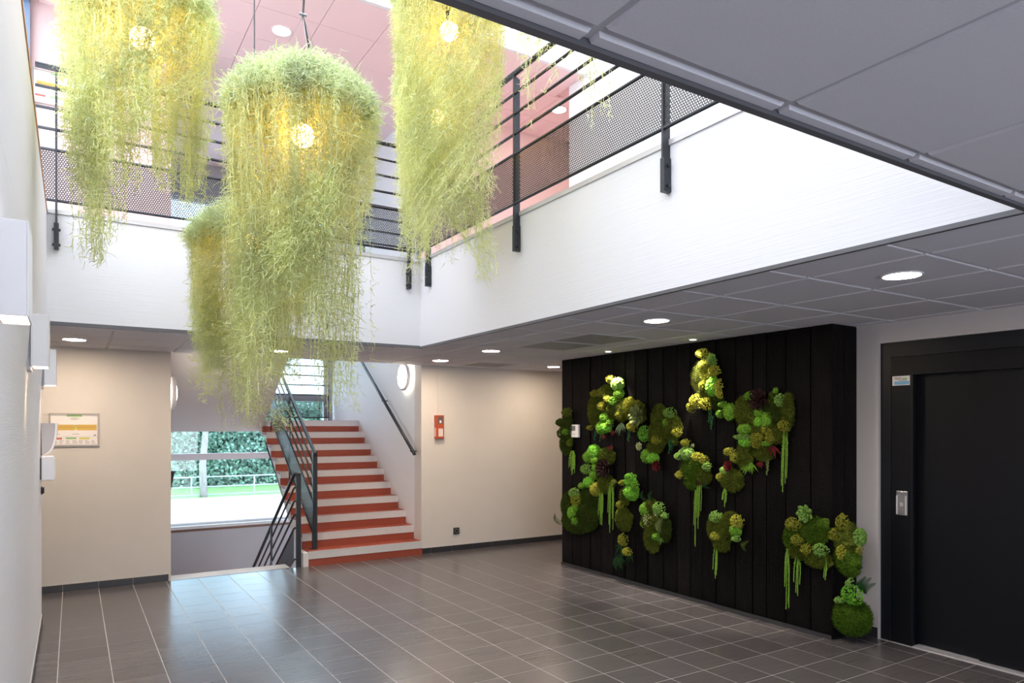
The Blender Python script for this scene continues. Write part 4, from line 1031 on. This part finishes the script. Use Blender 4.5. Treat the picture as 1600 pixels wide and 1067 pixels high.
    me.polygons.add(nf); me.polygons.foreach_set('loop_start', np.concatenate([np.arange(len(Q))*4, Q.size+np.arange(len(T))*3]).astype(np.int32))
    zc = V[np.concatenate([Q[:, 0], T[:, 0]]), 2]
    mi = (rg.random(nf) < np.clip((zc-(zr-.10))/.22, .10, .9)).astype(np.int32)  # skylit tone painted more often towards the top
    me.materials.append(MATS['moss_sage']); me.materials.append(MATS['moss_skylit'])
    me.update(calc_edges=True); me.polygons.foreach_set('material_index', mi); me.validate()
    o = bpy.data.objects.new('spanish_moss', me); COL.objects.link(o); o.parent = t; o['kind'] = 'stuff'
    return t
moss_lamp('hanging moss lamp at the upper left, nearest the left wall', .32, 4.3, 3.73, .365, 2.52, 4.10, 11, 330, gaps=1)
moss_lamp('largest moss lamp in the centre, hung from wires over the stairs', 1.06, 3.83, 3.20, .39, 1.70, 3.55, 12, 430, wires=True)
moss_lamp('moss lamp on the right, before the corner of the gallery railing', 2.14, 4.2, 4.27, .37, 2.62, 4.70, 13, 360)
moss_lamp('lowest moss lamp, half hidden behind the left side of the central one', 1.03, 4.9, 2.86, .40, 1.60, 3.08, 14, 330)
moss_lamp('moss lamp directly behind the right one, only its glow showing through', 2.42, 4.98, 4.05, .30, 2.95, 4.45, 15, 200)
moss_lamp('highest moss lamp, only thin strand tips showing under the ceiling edge', 2.25, 3.0, 4.65, .33, 3.22, 5.05, 16, 90, gaps=1, sparse=.9)

# ---------------------------------------------------------------- outside the stair window
GZ = -1.85
struct('ground_outside', MB().box(-40, 12.2, GZ-.3, 60, 37, GZ), 'outside_paving')
struct('lawn_outside', MB().box(-40, 37, GZ-.3, 60, 90, GZ+.02), 'outside_grass')
rl = thing('outdoor_railing', 'pale metal railing outside in front of the hedge', 'railing', (0, 38, GZ))
for z in (.95, .45, .05): MB().tube([(-1, 0, z), (22, 0, z)], .035, 6).build('rail', 'outside_rail', rl)
for x in range(-1, 23, 3): MB().box(x-.03, -.03, 0, x+.03, .03, .98).build('post', 'outside_rail', rl)
def foliage(name, parent, c, r, n, s, seed, m='hazy_leaf', boxy=False):
    rg = np.random.default_rng(seed)
    p = rg.uniform(-1, 1, (n, 3))
    if not boxy: p /= np.maximum(np.linalg.norm(p, axis=1)[:, None], .35)/rg.uniform(.6, 1, (n, 1))
    c0 = np.array(c)+p*np.array(r); a = rg.normal(size=(n, 3)); a /= np.linalg.norm(a, axis=1)[:, None]
    b = np.cross(a, rg.normal(size=(n, 3))); b /= np.linalg.norm(b, axis=1)[:, None]; a *= s; b *= s*.6
    v = np.stack([c0-a, c0-b, c0+a, c0+b], 1).reshape(-1, 3)
    me = bpy.data.meshes.new(name); me.from_pydata(v.tolist(), [], (np.arange(n)[:, None]*4+np.arange(4)).tolist()); me.materials.append(MATS[m])
    o = bpy.data.objects.new(name, me); COL.objects.link(o); o.parent = parent; o['kind'] = 'stuff'; return o
hd = thing('hedge', 'tall dense green hedge behind the outdoor railing', 'hedge', (10, 45, GZ))
MB().box(-6, -.6, 0, 16, 1.4, 4.7).build('inner_growth', 'plant_dg', hd)
foliage('hedge_leaves', hd, (5, -.8, 2.5), (11, 1.5, 2.75), 40000, .13, 5, boxy=True)
for lab, x, y, s in (('pale tree trunk outside in front of the hedge', 5.45, 37.2, 1), ('darker leafy tree outside at the left of the window', 3.6, 40.6, 2)):
    tr = thing('tree', lab, 'tree', (x, y, GZ))
    MB().tube([(0, 0, 0), (-.05, 0, 1.6), (.1, 0, 3.4), (.05, 0, 5.2)], .19, 10, .12).build('trunk', 'bark', tr, smooth=True)
    foliage('crown', tr, (0, 0, 5.6), (1.5, 1.2, 2.2), 5000, .11, 20+s)
bl = thing('distant_building', 'pale building with columns far outside at the left of the window', 'building', (2.0, 58, GZ))
MB().box(-8, 0, 0, 4, 6, 7).build('wall', 'outside_wall', bl)
for x in (-6.5, -4, -1.5, 1): MB().box(x, -.02, 1, x+1.3, .05, 3).build('window', 'blue_frame', bl);
